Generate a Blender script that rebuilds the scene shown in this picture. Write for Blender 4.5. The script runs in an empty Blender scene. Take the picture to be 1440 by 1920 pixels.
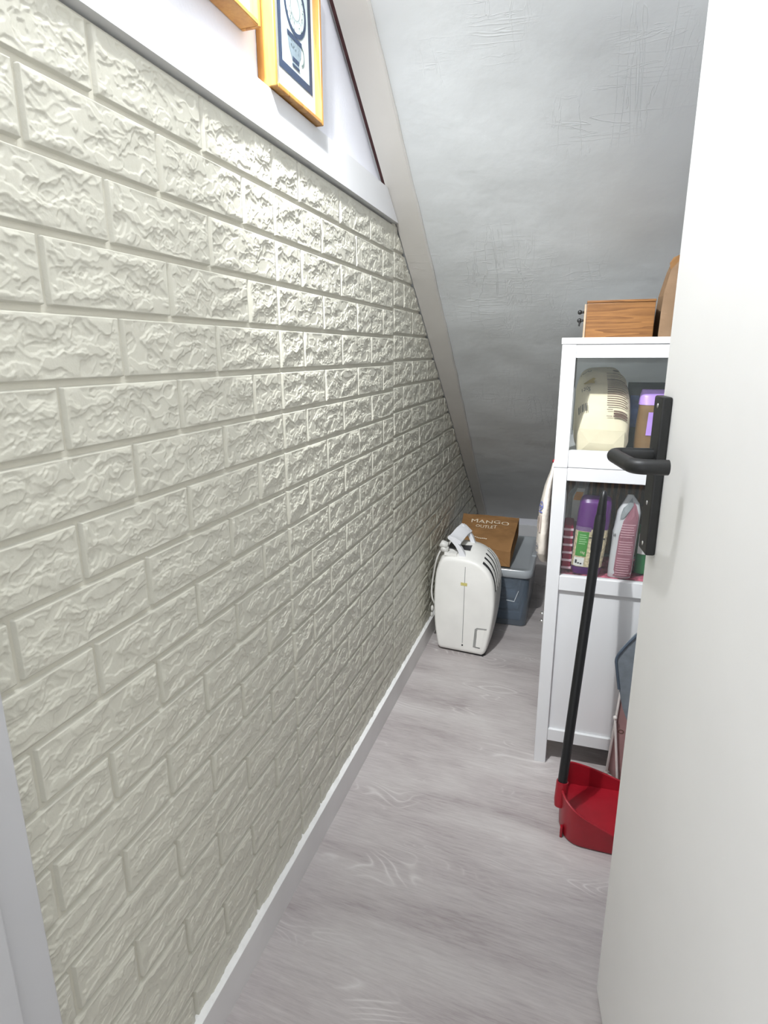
import bpy, bmesh, math, random
import numpy as np
from mathutils import Vector, Matrix

random.seed(7)
RNG = np.random.RandomState(7)
S = bpy.context.scene
COL = S.collection

# ------------------------------------------------------------------ camera
cam_d = bpy.data.cameras.new('camera')
cam = bpy.data.objects.new('camera', cam_d); COL.objects.link(cam)
S.camera = cam
YAW, PIT, ROL, FPX = -0.310598, 0.258353, -0.003684, 1126.18
cy_, sy_, cp_, sp_ = math.cos(YAW), math.sin(YAW), math.cos(PIT), math.sin(PIT)
fw = Vector((sy_*cp_, cy_*cp_, -sp_)); rt = Vector((cy_, -sy_, 0)); up = rt.cross(fw)
r_ = math.cos(ROL)*rt + math.sin(ROL)*up; u_ = -math.sin(ROL)*rt + math.cos(ROL)*up
cam.matrix_world = Matrix(((r_.x, u_.x, -fw.x, 0.5395), (r_.y, u_.y, -fw.y, 0.0), (r_.z, u_.z, -fw.z, 1.17274), (0, 0, 0, 1)))
cam_d.sensor_fit = 'VERTICAL'; cam_d.sensor_height = 36.0
cam_d.lens = FPX/1920*36.0
cam_d.clip_start = 0.02

# ------------------------------------------------------------------ light
w = bpy.data.worlds.new('hall_light'); S.world = w; w.use_nodes = True
w.node_tree.nodes['Background'].inputs[0].default_value = (0.96, 0.98, 1.0, 1)
w.node_tree.nodes['Background'].inputs[1].default_value = 0.84
def lamp(name, loc, watts, radius, color):
    d = bpy.data.lights.new(name, 'POINT'); d.energy = watts; d.shadow_soft_size = radius; d.color = color
    o = bpy.data.objects.new(name, d); COL.objects.link(o); o.location = loc
    return o
lamp('closet_bulb', (0.20, 0.68, 2.08), 16.5, 0.016, (0.965, 0.985, 1.0))
sd = bpy.data.lights.new('far_fill_spot', 'SPOT'); sd.energy = 94.0; sd.shadow_soft_size = 0.016; sd.color = (0.965, 0.985, 1.0)  # added fill lamp, no known fixture; brightens the far end
sd.spot_size = math.radians(74); sd.spot_blend = 1.0
so = bpy.data.objects.new('far_fill_spot', sd); COL.objects.link(so); so.location = (0.15, 0.70, 2.00)
so.rotation_euler = (Vector((0.34, 2.5, 0.05))-Vector((0.15, 0.70, 2.00))).to_track_quat('-Z', 'Y').to_euler()
S.view_settings.view_transform = 'Standard'; S.view_settings.look = 'None'
S.view_settings.gamma = 1.0; S.view_settings.use_curve_mapping = False
S.view_settings.exposure = 0.42
S.cycles.max_bounces = 10; S.cycles.diffuse_bounces = 6; S.cycles.glossy_bounces = 4
S.cycles.transparent_max_bounces = 16

# ------------------------------------------------------------------ helpers
def lin(c):
    return tuple(((v/255)/12.92 if v/255 <= 0.04045 else ((v/255+0.055)/1.055)**2.4) for v in c)
class NT:
    def __init__(s, m): s.t = m.node_tree; s.n = s.t.nodes; s.l = s.t.links
    def add(s, typ, **kw):
        n = s.n.new(typ)
        for k, v in kw.items(): setattr(n, k, v)
        return n
    def link(s, a, b): s.l.new(a, b)
    def math(s, op, a, b=None):
        n = s.n.new('ShaderNodeMath'); n.operation = op
        for i, v in enumerate((a, b)):
            if v is None: continue
            if isinstance(v, (int, float)): n.inputs[i].default_value = v
            else: s.l.new(v, n.inputs[i])
        return n.outputs[0]
    def ramp(s, fac, stops, interp='LINEAR'):
        n = s.n.new('ShaderNodeValToRGB'); n.color_ramp.interpolation = interp
        e = n.color_ramp.elements
        while len(e) < len(stops): e.new(0.5)
        for el, (p, c) in zip(e, stops): el.position = p; el.color = (*c, 1) if len(c) == 3 else c
        s.l.new(fac, n.inputs[0]); return n.outputs[0]
    def noise(s, scale, detail=3, rough=0.5, vec=None, stretch=None, dist=0.0):
        n = s.n.new('ShaderNodeTexNoise'); n.inputs['Scale'].default_value = scale
        n.inputs['Detail'].default_value = detail; n.inputs['Roughness'].default_value = rough
        n.inputs['Distortion'].default_value = dist
        if vec is None:
            tc = s.n.new('ShaderNodeTexCoord'); vec = tc.outputs['Object']
        if stretch:
            mp = s.n.new('ShaderNodeMapping'); mp.inputs['Scale'].default_value = stretch
            s.l.new(vec, mp.inputs[0]); vec = mp.outputs[0]
        s.l.new(vec, n.inputs['Vector']); return n.outputs['Fac']
    def bump(s, h, strength=0.3, dist=0.01):
        n = s.n.new('ShaderNodeBump'); n.inputs['Strength'].default_value = strength
        n.inputs['Distance'].default_value = dist; s.l.new(h, n.inputs['Height']); return n.outputs[0]
MATS = {}
def mat(name, rgb, rough=0.5, spec=0.5, var=0.04, vscale=20, bump=None, metal=0.0, trans=0.0, sss=0.0, stretch=None):
    """plain procedural surface: srgb colour (0-255), slight noise variation, optional (scale, strength, distance) bump"""
    if name in MATS: return MATS[name]
    m = bpy.data.materials.new(name); m.use_nodes = True; t = NT(m); b = t.n['Principled BSDF']
    c = lin(rgb)
    f = t.noise(vscale, 3, stretch=stretch)
    lo = tuple(max(0, v*(1-var*2)) for v in c); hi = tuple(min(1, v*(1+var*2)) for v in c)
    t.link(t.ramp(f, [(0.3, lo), (0.7, hi)]), b.inputs['Base Color'])
    b.inputs['Roughness'].default_value = rough; b.inputs['Specular IOR Level'].default_value = spec
    b.inputs['Metallic'].default_value = metal; b.inputs['Transmission Weight'].default_value = trans
    if bump: t.link(t.bump(t.noise(bump[0], 4), bump[1], bump[2]), b.inputs['Normal'])
    MATS[name] = m; return m
def clear(name, rgb, alpha, rough=0.1, gloss=0.08, bump=None):
    """thin translucent plastic / glass: see-through share (1-alpha), the rest diffuse, plus a glossy skin"""
    if name in MATS: return MATS[name]
    m = bpy.data.materials.new(name); m.use_nodes = True; t = NT(m)
    out = t.n['Material Output']; t.n.remove(t.n['Principled BSDF'])
    tr = t.add('ShaderNodeBsdfTransparent'); df = t.add('ShaderNodeBsdfPrincipled'); gl = t.add('ShaderNodeBsdfGlossy')
    tr.inputs[0].default_value = (0.97, 0.98, 0.98, 1); df.inputs['Base Color'].default_value = (*lin(rgb), 1); df.inputs['Roughness'].default_value = rough
    gl.inputs['Roughness'].default_value = rough
    m1 = t.add('ShaderNodeMixShader'); m2 = t.add('ShaderNodeMixShader')
    m1.inputs[0].default_value = alpha; t.link(tr.outputs[0], m1.inputs[1]); t.link(df.outputs[0], m1.inputs[2])
    fr = t.add('ShaderNodeLayerWeight'); fr.inputs[0].default_value = 0.25
    t.link(t.math('MULTIPLY', fr.outputs['Fresnel'], gloss*4), m2.inputs[0])
    t.link(m1.outputs[0], m2.inputs[1]); t.link(gl.outputs[0], m2.inputs[2]); t.link(m2.outputs[0], out.inputs[0])
    if bump:
        nb = t.bump(t.noise(bump[0], 4), bump[1], bump[2]); t.link(nb, gl.inputs['Normal']); t.link(nb, df.inputs['Normal'])
    MATS[name] = m; return m

ROOT = {}
def thing(name, label, cat, loc, group=None):
    o = bpy.data.objects.new(name, None); COL.objects.link(o); o.location = loc; o.empty_display_size = 0.05
    o['label'] = label; o['category'] = cat
    if group: o['group'] = group
    ROOT[o.name] = Vector(loc); return o
def wpos(o):
    return ROOT.get(o.name, Vector((0, 0, 0)))
def link(name, verts, faces, m, parent=None, smooth=False, origin=None, label=None, angle=None):
    """one mesh object; verts in world space"""
    if origin is None: origin = wpos(parent) if parent else Vector((0, 0, 0))
    org = Vector(origin)
    me = bpy.data.meshes.new(name); me.from_pydata([tuple(Vector(v)-org) for v in verts], [], faces); me.update()
    o = bpy.data.objects.new(name, me); COL.objects.link(o)
    if m: me.materials.append(m)
    bm = bmesh.new(); bm.from_mesh(me); bmesh.ops.recalc_face_normals(bm, faces=bm.faces); bm.to_mesh(me); bm.free()
    if smooth:
        me.shade_smooth()
        if angle: me.set_sharp_from_angle(angle=math.radians(angle))
    ROOT[o.name] = org
    o.location = org - (wpos(parent) if parent else Vector((0, 0, 0)))
    if parent: o.parent = parent
    if label: o['label'] = label
    return o
def struct(o): o['kind'] = 'structure'; return o
def tag(o, label, cat, group=None):
    o['label'] = label; o['category'] = cat
    if group: o['group'] = group
    return o
def box_vf(lo, hi, bev=0.0, seg=2):
    bm = bmesh.new(); bmesh.ops.create_cube(bm, size=1.0)
    c = [(a+b)/2 for a, b in zip(lo, hi)]; s = [abs(b-a) for a, b in zip(lo, hi)]
    for v in bm.verts: v.co = Vector((c[0]+v.co.x*s[0], c[1]+v.co.y*s[1], c[2]+v.co.z*s[2]))
    if bev: bmesh.ops.bevel(bm, geom=bm.edges[:], offset=bev, segments=seg, affect='EDGES', profile=0.5)
    return bm_vf(bm)
def bm_vf(bm):
    bm.verts.index_update()
    vs = [v.co.copy() for v in bm.verts]; fs = [[v.index for v in f.verts] for f in bm.faces]; bm.free(); return vs, fs
def box(name, lo, hi, m, parent=None, bev=0.0, xf=None, label=None, seg=2):
    v, f = box_vf(lo, hi, bev, seg)
    if xf: v = [xf(p) for p in v]
    return link(name, v, f, m, parent, smooth=bev > 0, angle=22, label=label)
def ring_faces(nr, n, closed=True, cap=True):
    f = []
    for i in range(nr-1):
        for j in range(n if closed else n-1):
            k = (j+1) % n
            f.append([i*n+j, i*n+k, (i+1)*n+k, (i+1)*n+j])
    if cap: f.append(list(range(n))[::-1]); f.append([(nr-1)*n+j for j in range(n)])
    return f
def loft(name, rings, m, parent=None, smooth=True, cap=True, closed=True, angle=50, label=None):
    n = len(rings[0]); vs = [p for r in rings for p in r]
    return link(name, vs, ring_faces(len(rings), n, closed, cap), m, parent, smooth, angle=angle, label=label)
def tube_vf(path, rad, n=12):
    path = [Vector(p) for p in path]; rings = []
    rad = rad if isinstance(rad, (list, tuple)) else [rad]*len(path)
    nrm = None
    for i, p in enumerate(path):
        d = (path[min(i+1, len(path)-1)]-path[max(i-1, 0)]).normalized()
        if nrm is None:
            a = Vector((0, 0, 1)) if abs(d.z) < 0.9 else Vector((1, 0, 0)); nrm = d.cross(a).normalized()
        nrm = (nrm-d*nrm.dot(d)).normalized(); bn = d.cross(nrm)
        rings.append([p+rad[i]*(math.cos(2*math.pi*k/n)*nrm+math.sin(2*math.pi*k/n)*bn) for k in range(n)])
    return [q for r in rings for q in r], ring_faces(len(rings), n)
def tube(name, path, rad, m, parent=None, n=12, label=None):
    v, f = tube_vf(path, rad, n); return link(name, v, f, m, parent, True, angle=50, label=label)
def ball_vf(c, r, sx=1, sy=1, sz=1, u=14, v=8):
    bm = bmesh.new(); bmesh.ops.create_uvsphere(bm, u_segments=u, v_segments=v, radius=r)
    for q in bm.verts: q.co = Vector((c[0]+q.co.x*sx, c[1]+q.co.y*sy, c[2]+q.co.z*sz))
    return bm_vf(bm)
def join_vf(*parts):
    V, F = [], []
    for v, f in parts:
        k = len(V); V += list(v); F += [[i+k for i in g] for g in f]
    return V, F
def prism_vf(poly, a, b, fn):
    """poly: 2D points; fn(u, v, t) -> world; extruded from t=a to t=b"""
    n = len(poly); V = [fn(u, v, a) for u, v in poly]+[fn(u, v, b) for u, v in poly]
    return V, ring_faces(2, n)
def text_vf(body, size=1.0, align='LEFT', shear=0.0, bold=0.0):
    cu = bpy.data.curves.new('t', 'FONT'); cu.body = body; cu.size = size; cu.align_x = align; cu.shear = shear; cu.offset = bold
    cu.resolution_u = 3
    o = bpy.data.objects.new('t', cu); COL.objects.link(o)
    me = bpy.data.meshes.new_from_object(o)
    bm = bmesh.new(); bm.from_mesh(me); bmesh.ops.triangulate(bm, faces=bm.faces[:])
    bmesh.ops.subdivide_edges(bm, edges=[e for e in bm.edges if e.calc_length() > 0.12*size], cuts=3, use_grid_fill=True); bmesh.ops.triangulate(bm, faces=bm.faces[:])
    vs_, f = bm_vf(bm); v = [(p.x, p.y) for p in vs_]
    bpy.data.objects.remove(o); bpy.data.curves.remove(cu); bpy.data.meshes.remove(me)
    return v, f
def flat(name, uv, faces, fn, m, parent, label=None):
    return link(name, [fn(u, v) for u, v in uv], faces, m, parent, label=label)
def rect_uv(u0, v0, u1, v1, nu=6, nv=1):
    V = [(u0+(u1-u0)*i/nu, v0+(v1-v0)*j/nv) for j in range(nv+1) for i in range(nu+1)]
    F = [[j*(nu+1)+i, j*(nu+1)+i+1, (j+1)*(nu+1)+i+1, (j+1)*(nu+1)+i] for j in range(nv) for i in range(nu)]
    return V, F
def lerp(a, b, t): return a+(b-a)*t
def smooth01(x): x = np.clip(x, 0, 1); return x*x*(3-2*x)
def perlin(x, y, seed):
    r = np.random.RandomState(seed); g = r.rand(64, 64)*2*np.pi
    xi = np.floor(x).astype(int); yi = np.floor(y).astype(int); xf = x-xi; yf = y-yi
    u = xf**3*(xf*(xf*6-15)+10); v = yf**3*(yf*(yf*6-15)+10)
    def d(i, j):
        a = g[(xi+i) % 64, (yi+j) % 64]; return np.cos(a)*(xf-i)+np.sin(a)*(yf-j)
    return (d(0, 0)*(1-u)+d(1, 0)*u)*(1-v)+(d(0, 1)*(1-u)+d(1, 1)*u)*v

# ------------------------------------------------------------------ materials
M_BRICK = mat('ivory_foam', (198, 196, 182), 0.33, 0.62, 0.012, 9, (420, 0.22, 0.001))
M_MORTAR = mat('ivory_foam_joint', (203, 200, 186), 0.42, 0.4, 0.015, 9, (300, 0.12, 0.001))
M_WALL = mat('white_wall_paint', (222, 223, 229), 0.7, 0.3, 0.012, 6, (160, 0.2, 0.002))
M_TRIM = mat('white_trim_paint', (212, 213, 214), 0.38, 0.4, 0.01, 5, (60, 0.05, 0.001))
M_BASE = mat('grey_white_skirting', (214, 212, 211), 0.42, 0.4, 0.02, 8)
M_CAULK = mat('white_caulk', (232, 232, 230), 0.6, 0.3, 0.02, 40)
M_JAMB = mat('pale_grey_jamb', (190, 190, 191), 0.4, 0.4, 0.01, 4)
M_CAB = mat('white_lacquer', (214, 215, 216), 0.3, 0.45, 0.008, 4, (120, 0.03, 0.001))
M_BLACK = mat('black_metal', (30, 31, 31), 0.42, 0.5, 0.05, 60, (500, 0.06, 0.0005))
M_BLKPL = mat('black_plastic_tube', (24, 25, 26), 0.38, 0.45, 0.05, 30)
M_RED = mat('red_plastic', (150, 22, 36), 0.36, 0.45, 0.04, 25)
M_KRAFT = mat('kraft_paper', (150, 112, 72), 0.72, 0.25, 0.07, 14, (26, 0.6, 0.006))
M_KRAFT2 = mat('kraft_paper_pale', (128, 104, 80), 0.72, 0.25, 0.07, 14, (30, 0.7, 0.006))
M_DEH = mat('offwhite_appliance_plastic', (232, 231, 226), 0.4, 0.4, 0.02, 10, (240, 0.05, 0.001))
M_DEH2 = mat('appliance_handle_plastic', (222, 223, 226), 0.38, 0.4, 0.02, 10)
M_DARK = mat('dark_grey_plastic', (48, 48, 50), 0.5, 0.4, 0.04, 30)
M_SLOT = mat('slot_shadow_grey', (90, 91, 92), 0.7, 0.2, 0.04, 30)
M_WHITEINK = mat('cream_ink', (240, 225, 200), 0.7, 0.2, 0.03, 80)
M_GOLD = mat('print_gold', (176, 150, 60), 0.6, 0.3, 0.05, 60)
M_BROWNINK = mat('print_brown', (104, 80, 70), 0.7, 0.2, 0.05, 80)
M_BLACKINK = mat('print_black', (44, 42, 44), 0.7, 0.2, 0.03, 80)
M_BLUEINK = mat('print_blue', (96, 104, 160), 0.6, 0.3, 0.05, 60)
M_STEEL = mat('bright_steel', (214, 214, 214), 0.2, 0.5, 0.02, 40, metal=1.0)
M_MAROON = mat('dark_maroon_wood', (62, 36, 36), 0.6, 0.3, 0.08, 30)
M_FGLASS = clear('frame_glazing', (200, 210, 208), 0.01, 0.02, 0.012)
M_GLASS = clear('window_glass', (200, 210, 208), 0.03, 0.02, 0.07)

def wood(name, dark, light, scale, stretch, rough=0.45, rings=9, bumpk=0.1):
    m = bpy.data.materials.new(name); m.use_nodes = True; t = NT(m); b = t.n['Principled BSDF']
    n1 = t.noise(scale, 2, 0.5, stretch=stretch)
    fr = t.math('FRACT', t.math('MULTIPLY', n1, rings))
    n2 = t.noise(scale*14, 3, 0.6, stretch=stretch)
    mixv = t.math('ADD', t.math('MULTIPLY', fr, 0.45), t.math('MULTIPLY', n2, 0.55))
    t.link(t.ramp(mixv, [(0.2, lin(dark)), (0.8, lin(light))]), b.inputs['Base Color'])
    b.inputs['Roughness'].default_value = rough; b.inputs['Specular IOR Level'].default_value = 0.4
    t.link(t.bump(n2, bumpk, 0.001), b.inputs['Normal']); return m
M_PINE = wood('golden_pine', (152, 100, 44), (192, 144, 76), 12, (1, 1, 0.12), 0.35, 5)
M_BAMBOO = wood('bamboo_board', (100, 64, 30), (146, 102, 56), 9, (0.25, 1.5, 5.0), 0.5, 6)
M_DKWOOD = wood('dark_brown_basket', (58, 34, 24), (112, 74, 46), 30, (3, 1, 0.3), 0.6, 4)

def floor_mat():
    m = bpy.data.materials.new('pale_greige_oak_laminate'); m.use_nodes = True; t = NT(m); b = t.n['Principled BSDF']
    tc = t.add('ShaderNodeTexCoord'); rot = t.add('ShaderNodeMapping'); rot.inputs['Rotation'].default_value = (0, 0, math.radians(4))
    t.link(tc.outputs['Object'], rot.inputs[0]); v = rot.outputs[0]
    fig = t.noise(2.1, 1.2, 0.4, v, (1.3, 4.6, 1), 0.5)                     # nested contour lines: cathedral grain
    line = t.math('ABSOLUTE', t.math('SUBTRACT', t.math('FRACT', t.math('MULTIPLY', fig, 22.0)), 0.5))
    line = t.math('POWER', t.math('MULTIPLY', line, 2.0), 5.0)
    gate = t.ramp(t.noise(3.2, 2, 0.5, v, (1.0, 2.2, 1)), [(0.55, (0, 0, 0)), (0.66, (1, 1, 1))])
    fib = t.noise(16, 4, 0.65, v, (1.0, 11.0, 1))
    fib2 = t.noise(60, 2, 0.6, v, (1.0, 12.0, 1))
    big = t.noise(2.6, 3, 0.55, v, (0.8, 3.4, 1), 0.6)
    gl = t.math('MULTIPLY', t.math('MULTIPLY', line, gate), 0.30)
    s = t.math('ADD', t.math('MULTIPLY', big, 0.55), t.math('MULTIPLY', fib, 0.35))
    s = t.math('ADD', s, t.math('MULTIPLY', fib2, 0.10)); s = t.math('ADD', s, gl)
    col = t.ramp(s, [(0.30, lin((138, 129, 128))), (0.46, lin((172, 165, 164))), (0.62, lin((190, 185, 183))), (0.95, lin((212, 209, 207)))])
    t.link(col, b.inputs['Base Color']); b.inputs['Roughness'].default_value = 0.45; b.inputs['Specular IOR Level'].default_value = 0.3
    t.link(t.bump(fib, 0.06, 0.001), b.inputs['Normal']); return m
def plaster_mat(name, rgb, k):
    m = bpy.data.materials.new(name); m.use_nodes = True; t = NT(m); b = t.n['Principled BSDF']
    f = t.noise(3, 4); c = lin(rgb)
    t.link(t.ramp(f, [(0.3, tuple(v*0.95 for v in c)), (0.7, tuple(min(1, v*1.04) for v in c))]), b.inputs['Base Color'])
    a = t.noise(7, 3, 0.45, stretch=(1, 1, 1)); d = t.noise(55, 3, 0.6)
    tr1 = t.noise(7, 4, 0.6, stretch=(0.35, 3.2, 3.2), dist=0.8)
    rid = t.ramp(t.math('ABSOLUTE', t.math('SUBTRACT', tr1, 0.5)), [(0.0, (1, 1, 1)), (0.012, (0, 0, 0))])
    tr2 = t.noise(6, 4, 0.6, stretch=(3.0, 0.4, 0.4), dist=0.8)
    rid2 = t.ramp(t.math('ABSOLUTE', t.math('SUBTRACT', tr2, 0.52)), [(0.0, (1, 1, 1)), (0.010, (0, 0, 0))])
    gate = t.ramp(t.noise(2.4, 2), [(0.55, (0, 0, 0)), (0.66, (1, 1, 1))])
    rr = t.math('MULTIPLY', t.math('MAXIMUM', rid, rid2), gate)
    h = t.math('ADD', t.math('ADD', t.math('MULTIPLY', a, 0.75), t.math('MULTIPLY', d, 0.06)), t.math('MULTIPLY', rr, 0.10))
    t.link(t.bump(h, k, 0.012), b.inputs['Normal']); b.inputs['Roughness'].default_value = 0.42; b.inputs['Specular IOR Level'].default_value = 0.35
    return m
M_FLOOR = floor_mat(); M_CEIL = plaster_mat('rough_white_plaster', (203, 206, 206), 0.55); M_STRIP = plaster_mat('beige_painted_plaster', (196, 193, 187), 0.3)

# ------------------------------------------------------------------ setting
def ZS(y): return 1.871-0.744*(y-1.354)          # the sloped underside of the stairs
YB = 3.60                                         # low wall at the far end
XR = 0.94
struct(box('floor', (-1.0, -0.8, -0.06), (1.4, YB+0.1, 0.0), M_FLOOR))
ya, za = 0.55, ZS(0.55)
sl = [(-0.012, ya, za), (XR+0.06, ya, za), (XR+0.06, YB+0.06, ZS(YB+0.06)), (-0.012, YB+0.06, ZS(YB+0.06))]
nrm = Vector((0, 0.744, 1)).normalized()
def grid_slope():
    V, F = [], []; NX, NY = 26, 90
    for j in range(NY+1):
        for i in range(NX+1):
            x = lerp(-0.08, XR+0.1, i/NX); y = lerp(ya-0.002, YB+0.06, j/NY)
            d = 0.006*perlin(np.array([x*4.0]), np.array([y*4.0]), 5)[0]+0.003*perlin(np.array([x*11.0]), np.array([y*11.0]), 6)[0]
            V.append(Vector((x, y, ZS(y)))+nrm*(d+0.001))
    n = len(V); V += [p+nrm*0.1 for p in V]
    for j in range(NY):
        for i in range(NX):
            a = j*(NX+1)+i; F.append([a, a+1, a+NX+2, a+NX+1]); F.append([n+a, n+a+NX+1, n+a+NX+2, n+a+1])
    def side(idx):
        for a, b in zip(idx, idx[1:]): F.append([a, b, n+b, n+a])
    side(list(range(NX+1))); side([NY*(NX+1)+i for i in range(NX+1)]); side([j*(NX+1) for j in range(NY+1)]); side([j*(NX+1)+NX for j in range(NY+1)])
    return V, F
v, f = grid_slope(); struct(link('ceiling', v, f, M_CEIL, smooth=True, angle=40))
struct(box('ceiling_flat', (-0.08, 0.20, za-0.004), (XR+0.1, ya-0.003, za+0.1), M_WALL))
struct(box('wall_right', (XR, 0.20, 0.0), (XR+0.1, YB, 2.6), M_WALL))
wb = struct(box('wall_back', (-0.1, YB, 0.0), (XR+0.1, YB+0.1, ZS(YB)+0.05), M_WALL))
struct(box('baseboard_back', (0.014, YB-0.012, 0.0), (XR, YB, 0.165), M_TRIM, bev=0.003))
struct(box('wall_front', (0.80, 0.10, 0.0), (XR+0.1, 0.20, 2.6), M_WALL))
struct(box('wall_entrance', (-1.0, 0.09, 0.0), (-0.112, 0.205, 2.6), M_WALL))
struct(box('trim_lintel', (-0.1, 0.08, 2.06), (XR+0.1, 0.20, 2.6), M_WALL))

# left wall: plain wall, with moulded foam brick panels stuck on it
wl = struct(box('wall_left', (-0.11, 0.10, 0.0), (-0.012, YB, 2.6), M_WALL))
PITCH, Y1, PW, BR = 0.077, 1.0483, 0.7306, 0.2085
SH = PW-3*BR
def RZ(k): return 1.142-PITCH*(k-5)
ZTOP, ZBOT = 1.530, 0.080
def brick_mesh(L, H, seed, name):
    step = 0.0014; nx = max(8, int(L/step)); ny = int(H/step)
    m_ = 0.0075
    xs = np.concatenate([[0.0, m_*0.35], np.linspace(m_*0.65, L-m_*0.65, nx), [L-m_*0.35, L]])-L/2
    zs = np.concatenate([[0.0, m_*0.35], np.linspace(m_*0.65, H-m_*0.65, ny), [H-m_*0.35, H]])-H/2
    X, Z = np.meshgrid(xs, zs)
    ox, oz = seed*3.7, seed*1.9
    wx = X+0.007*perlin(X*42+ox, Z*42+oz, seed+50)+0.0022*perlin(X*150+ox, Z*150+oz, seed+52)
    wz = Z+0.007*perlin(X*42+9+ox, Z*42+oz, seed+51)+0.0022*perlin(X*150+4+ox, Z*150+oz, seed+53)
    n1 = perlin(wx*15+wz*10+ox, wz*34-wx*6+oz, seed)+0.5*perlin(wx*44+ox, wz*66+oz, seed+1)
    t = n1*3.1+5; fl = np.floor(t); fr = t-fl
    ter = fl+smooth01((fr-0.88)/0.12)+0.10*fr
    ter = (ter-ter.mean())
    r1 = perlin(wx*27+3+ox, wz*42+oz, seed+4); rid = np.exp(-(r1/0.036)**2)
    crk = np.exp(-(perlin(wx*95+ox, wz*120+oz, seed+5)/0.09)**2)*smooth01((perlin(X*18+ox, Z*24+7+oz, seed+6)+0.02)/0.25)
    det = perlin(X*160+ox, Z*190+oz, seed+2)*0.30+perlin(X*330+ox, Z*360+oz, seed+3)*0.16+rid*1.5+crk*1.5
    edge = np.minimum(np.minimum(X+L/2, L/2-X), np.minimum(Z+H/2, H/2-Z))
    inner = smooth01((edge-m_*0.62)/0.006)
    h = 0.0012+inner*(np.clip(ter*0.00115, -0.0024, 0.0032)+det*0.00046)
    d = -0.0075+(h+0.0075)*smooth01((edge-m_*0.30)/(m_*0.34))
    V = np.stack([d, X, Z], -1).reshape(-1, 3); W = len(xs); N = len(zs)
    a = np.arange(W*N).reshape(N, W); F = np.stack([a[:-1, :-1], a[:-1, 1:], a[1:, 1:], a[1:, :-1]], -1).reshape(-1, 4)
    me = bpy.data.meshes.new(name); me.from_pydata(V.tolist(), [], F.tolist()); me.materials.append(M_BRICK); me.shade_smooth(); me.update()
    return me
FULL = [brick_mesh(BR, PITCH, 11+i*7, 'brick_full') for i in range(11)]
SHORT = [brick_mesh(SH, PITCH, 103+i*7, 'brick_short') for i in range(4)]
GAP = 0.016
def cut(o_mesh, loc, planes):
    bm = bmesh.new(); bm.from_mesh(o_mesh)
    for co, no in planes:
        g = bm.verts[:]+bm.edges[:]+bm.faces[:]
        bmesh.ops.bisect_plane(bm, geom=g, plane_co=Vector(co)-Vector(loc), plane_no=no, clear_outer=True)
    if not bm.faces: bm.free(); return None
    me = bpy.data.meshes.new('brick_cut'); bm.to_mesh(me); bm.free(); me.materials.append(M_BRICK); me.shade_smooth(); return me
YL = 0.392
def zcap(y): return ZS(y)-GAP
dz_panel = {-1: 0.0, 0: 0.0, 1: 0.009, 2: 0.013, 3: 0.010}
for c in range(-1, 4):
    ya_, yb_ = Y1+c*PW, Y1+(c+1)*PW
    for h in range(2):
        dz = dz_panel[c]; zt, zb = RZ(h*10)+dz, RZ(h*10+10)+dz
        if h == 0: zt = min(zt, ZTOP)
        y0, y1 = max(ya_+0.0003, YL), min(yb_-0.0003, YB)
        z1, z0 = zt-0.0001, max(zb+0.0001, ZBOT)
        # mortar sheet, cut along the stairs
        poly = [(y0, z0), (y1, z0), (y1, z1), (y0, z1)]
        out = []
        for (p, q) in zip(poly, poly[1:]+poly[:1]):
            ip, iq = p[1] <= zcap(p[0]), q[1] <= zcap(q[0])
            if ip: out.append(p)
            if ip != iq:
                s = (zcap(p[0])-p[1])/((q[1]-p[1])-(zcap(q[0])-zcap(p[0]))); out.append((lerp(p[0], q[0], s), lerp(p[1], q[1], s)))
        if len(out) < 3: continue
        V, F = prism_vf(out, -0.0118, -0.0045, lambda u, v_, t: Vector((t, u, v_)))
        pn = link('wall_panel', V, F, M_MORTAR, wl, origin=(-0.012, y0, z0))
        for r in range(10):
            row = h*10+r
            za_ = RZ(row+1)+dz
            if za_+PITCH < ZBOT+0.012: continue
            odd = (row % 2 == 0)
            lens = [SH, BR, BR, BR] if odd else [BR, BR, BR, SH]
            y = ya_
            for i, L in enumerate(lens):
                cyb, czb = y+L/2, za_+PITCH/2; y += L
                if cyb+L/2 < YL+0.01 or cyb-L/2 > YB: continue
                if czb-PITCH/2 > zcap(cyb-L/2)-0.004: continue
                me = (SHORT[(row*3+c) % 4] if L == SH else FULL[(row*5+i*3+c*4) % 11])
                loc = (0.0, cyb, czb); planes = []
                if czb+PITCH/2 > zcap(cyb+L/2): planes.append(((0, 1.354, 1.871-GAP), Vector((0, 0.744, 1))))
                if cyb-L/2 < YL: planes.append(((0, YL, 0), Vector((0, -1, 0))))
                if cyb+L/2 > YB: planes.append(((0, YB, 0), Vector((0, 1, 0))))
                if czb-PITCH/2 < ZBOT: planes.append(((0, 0, ZBOT), Vector((0, 0, -1))))
                if czb+PITCH/2 > ZTOP: planes.append(((0, 0, ZTOP), Vector((0, 0, 1))))
                if planes:
                    me = cut(me, loc, planes)
                    if me is None: continue
                o = bpy.data.objects.new('brick', me); COL.objects.link(o); o.parent = pn
                o.location = Vector(loc)-ROOT[pn.name]

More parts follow.
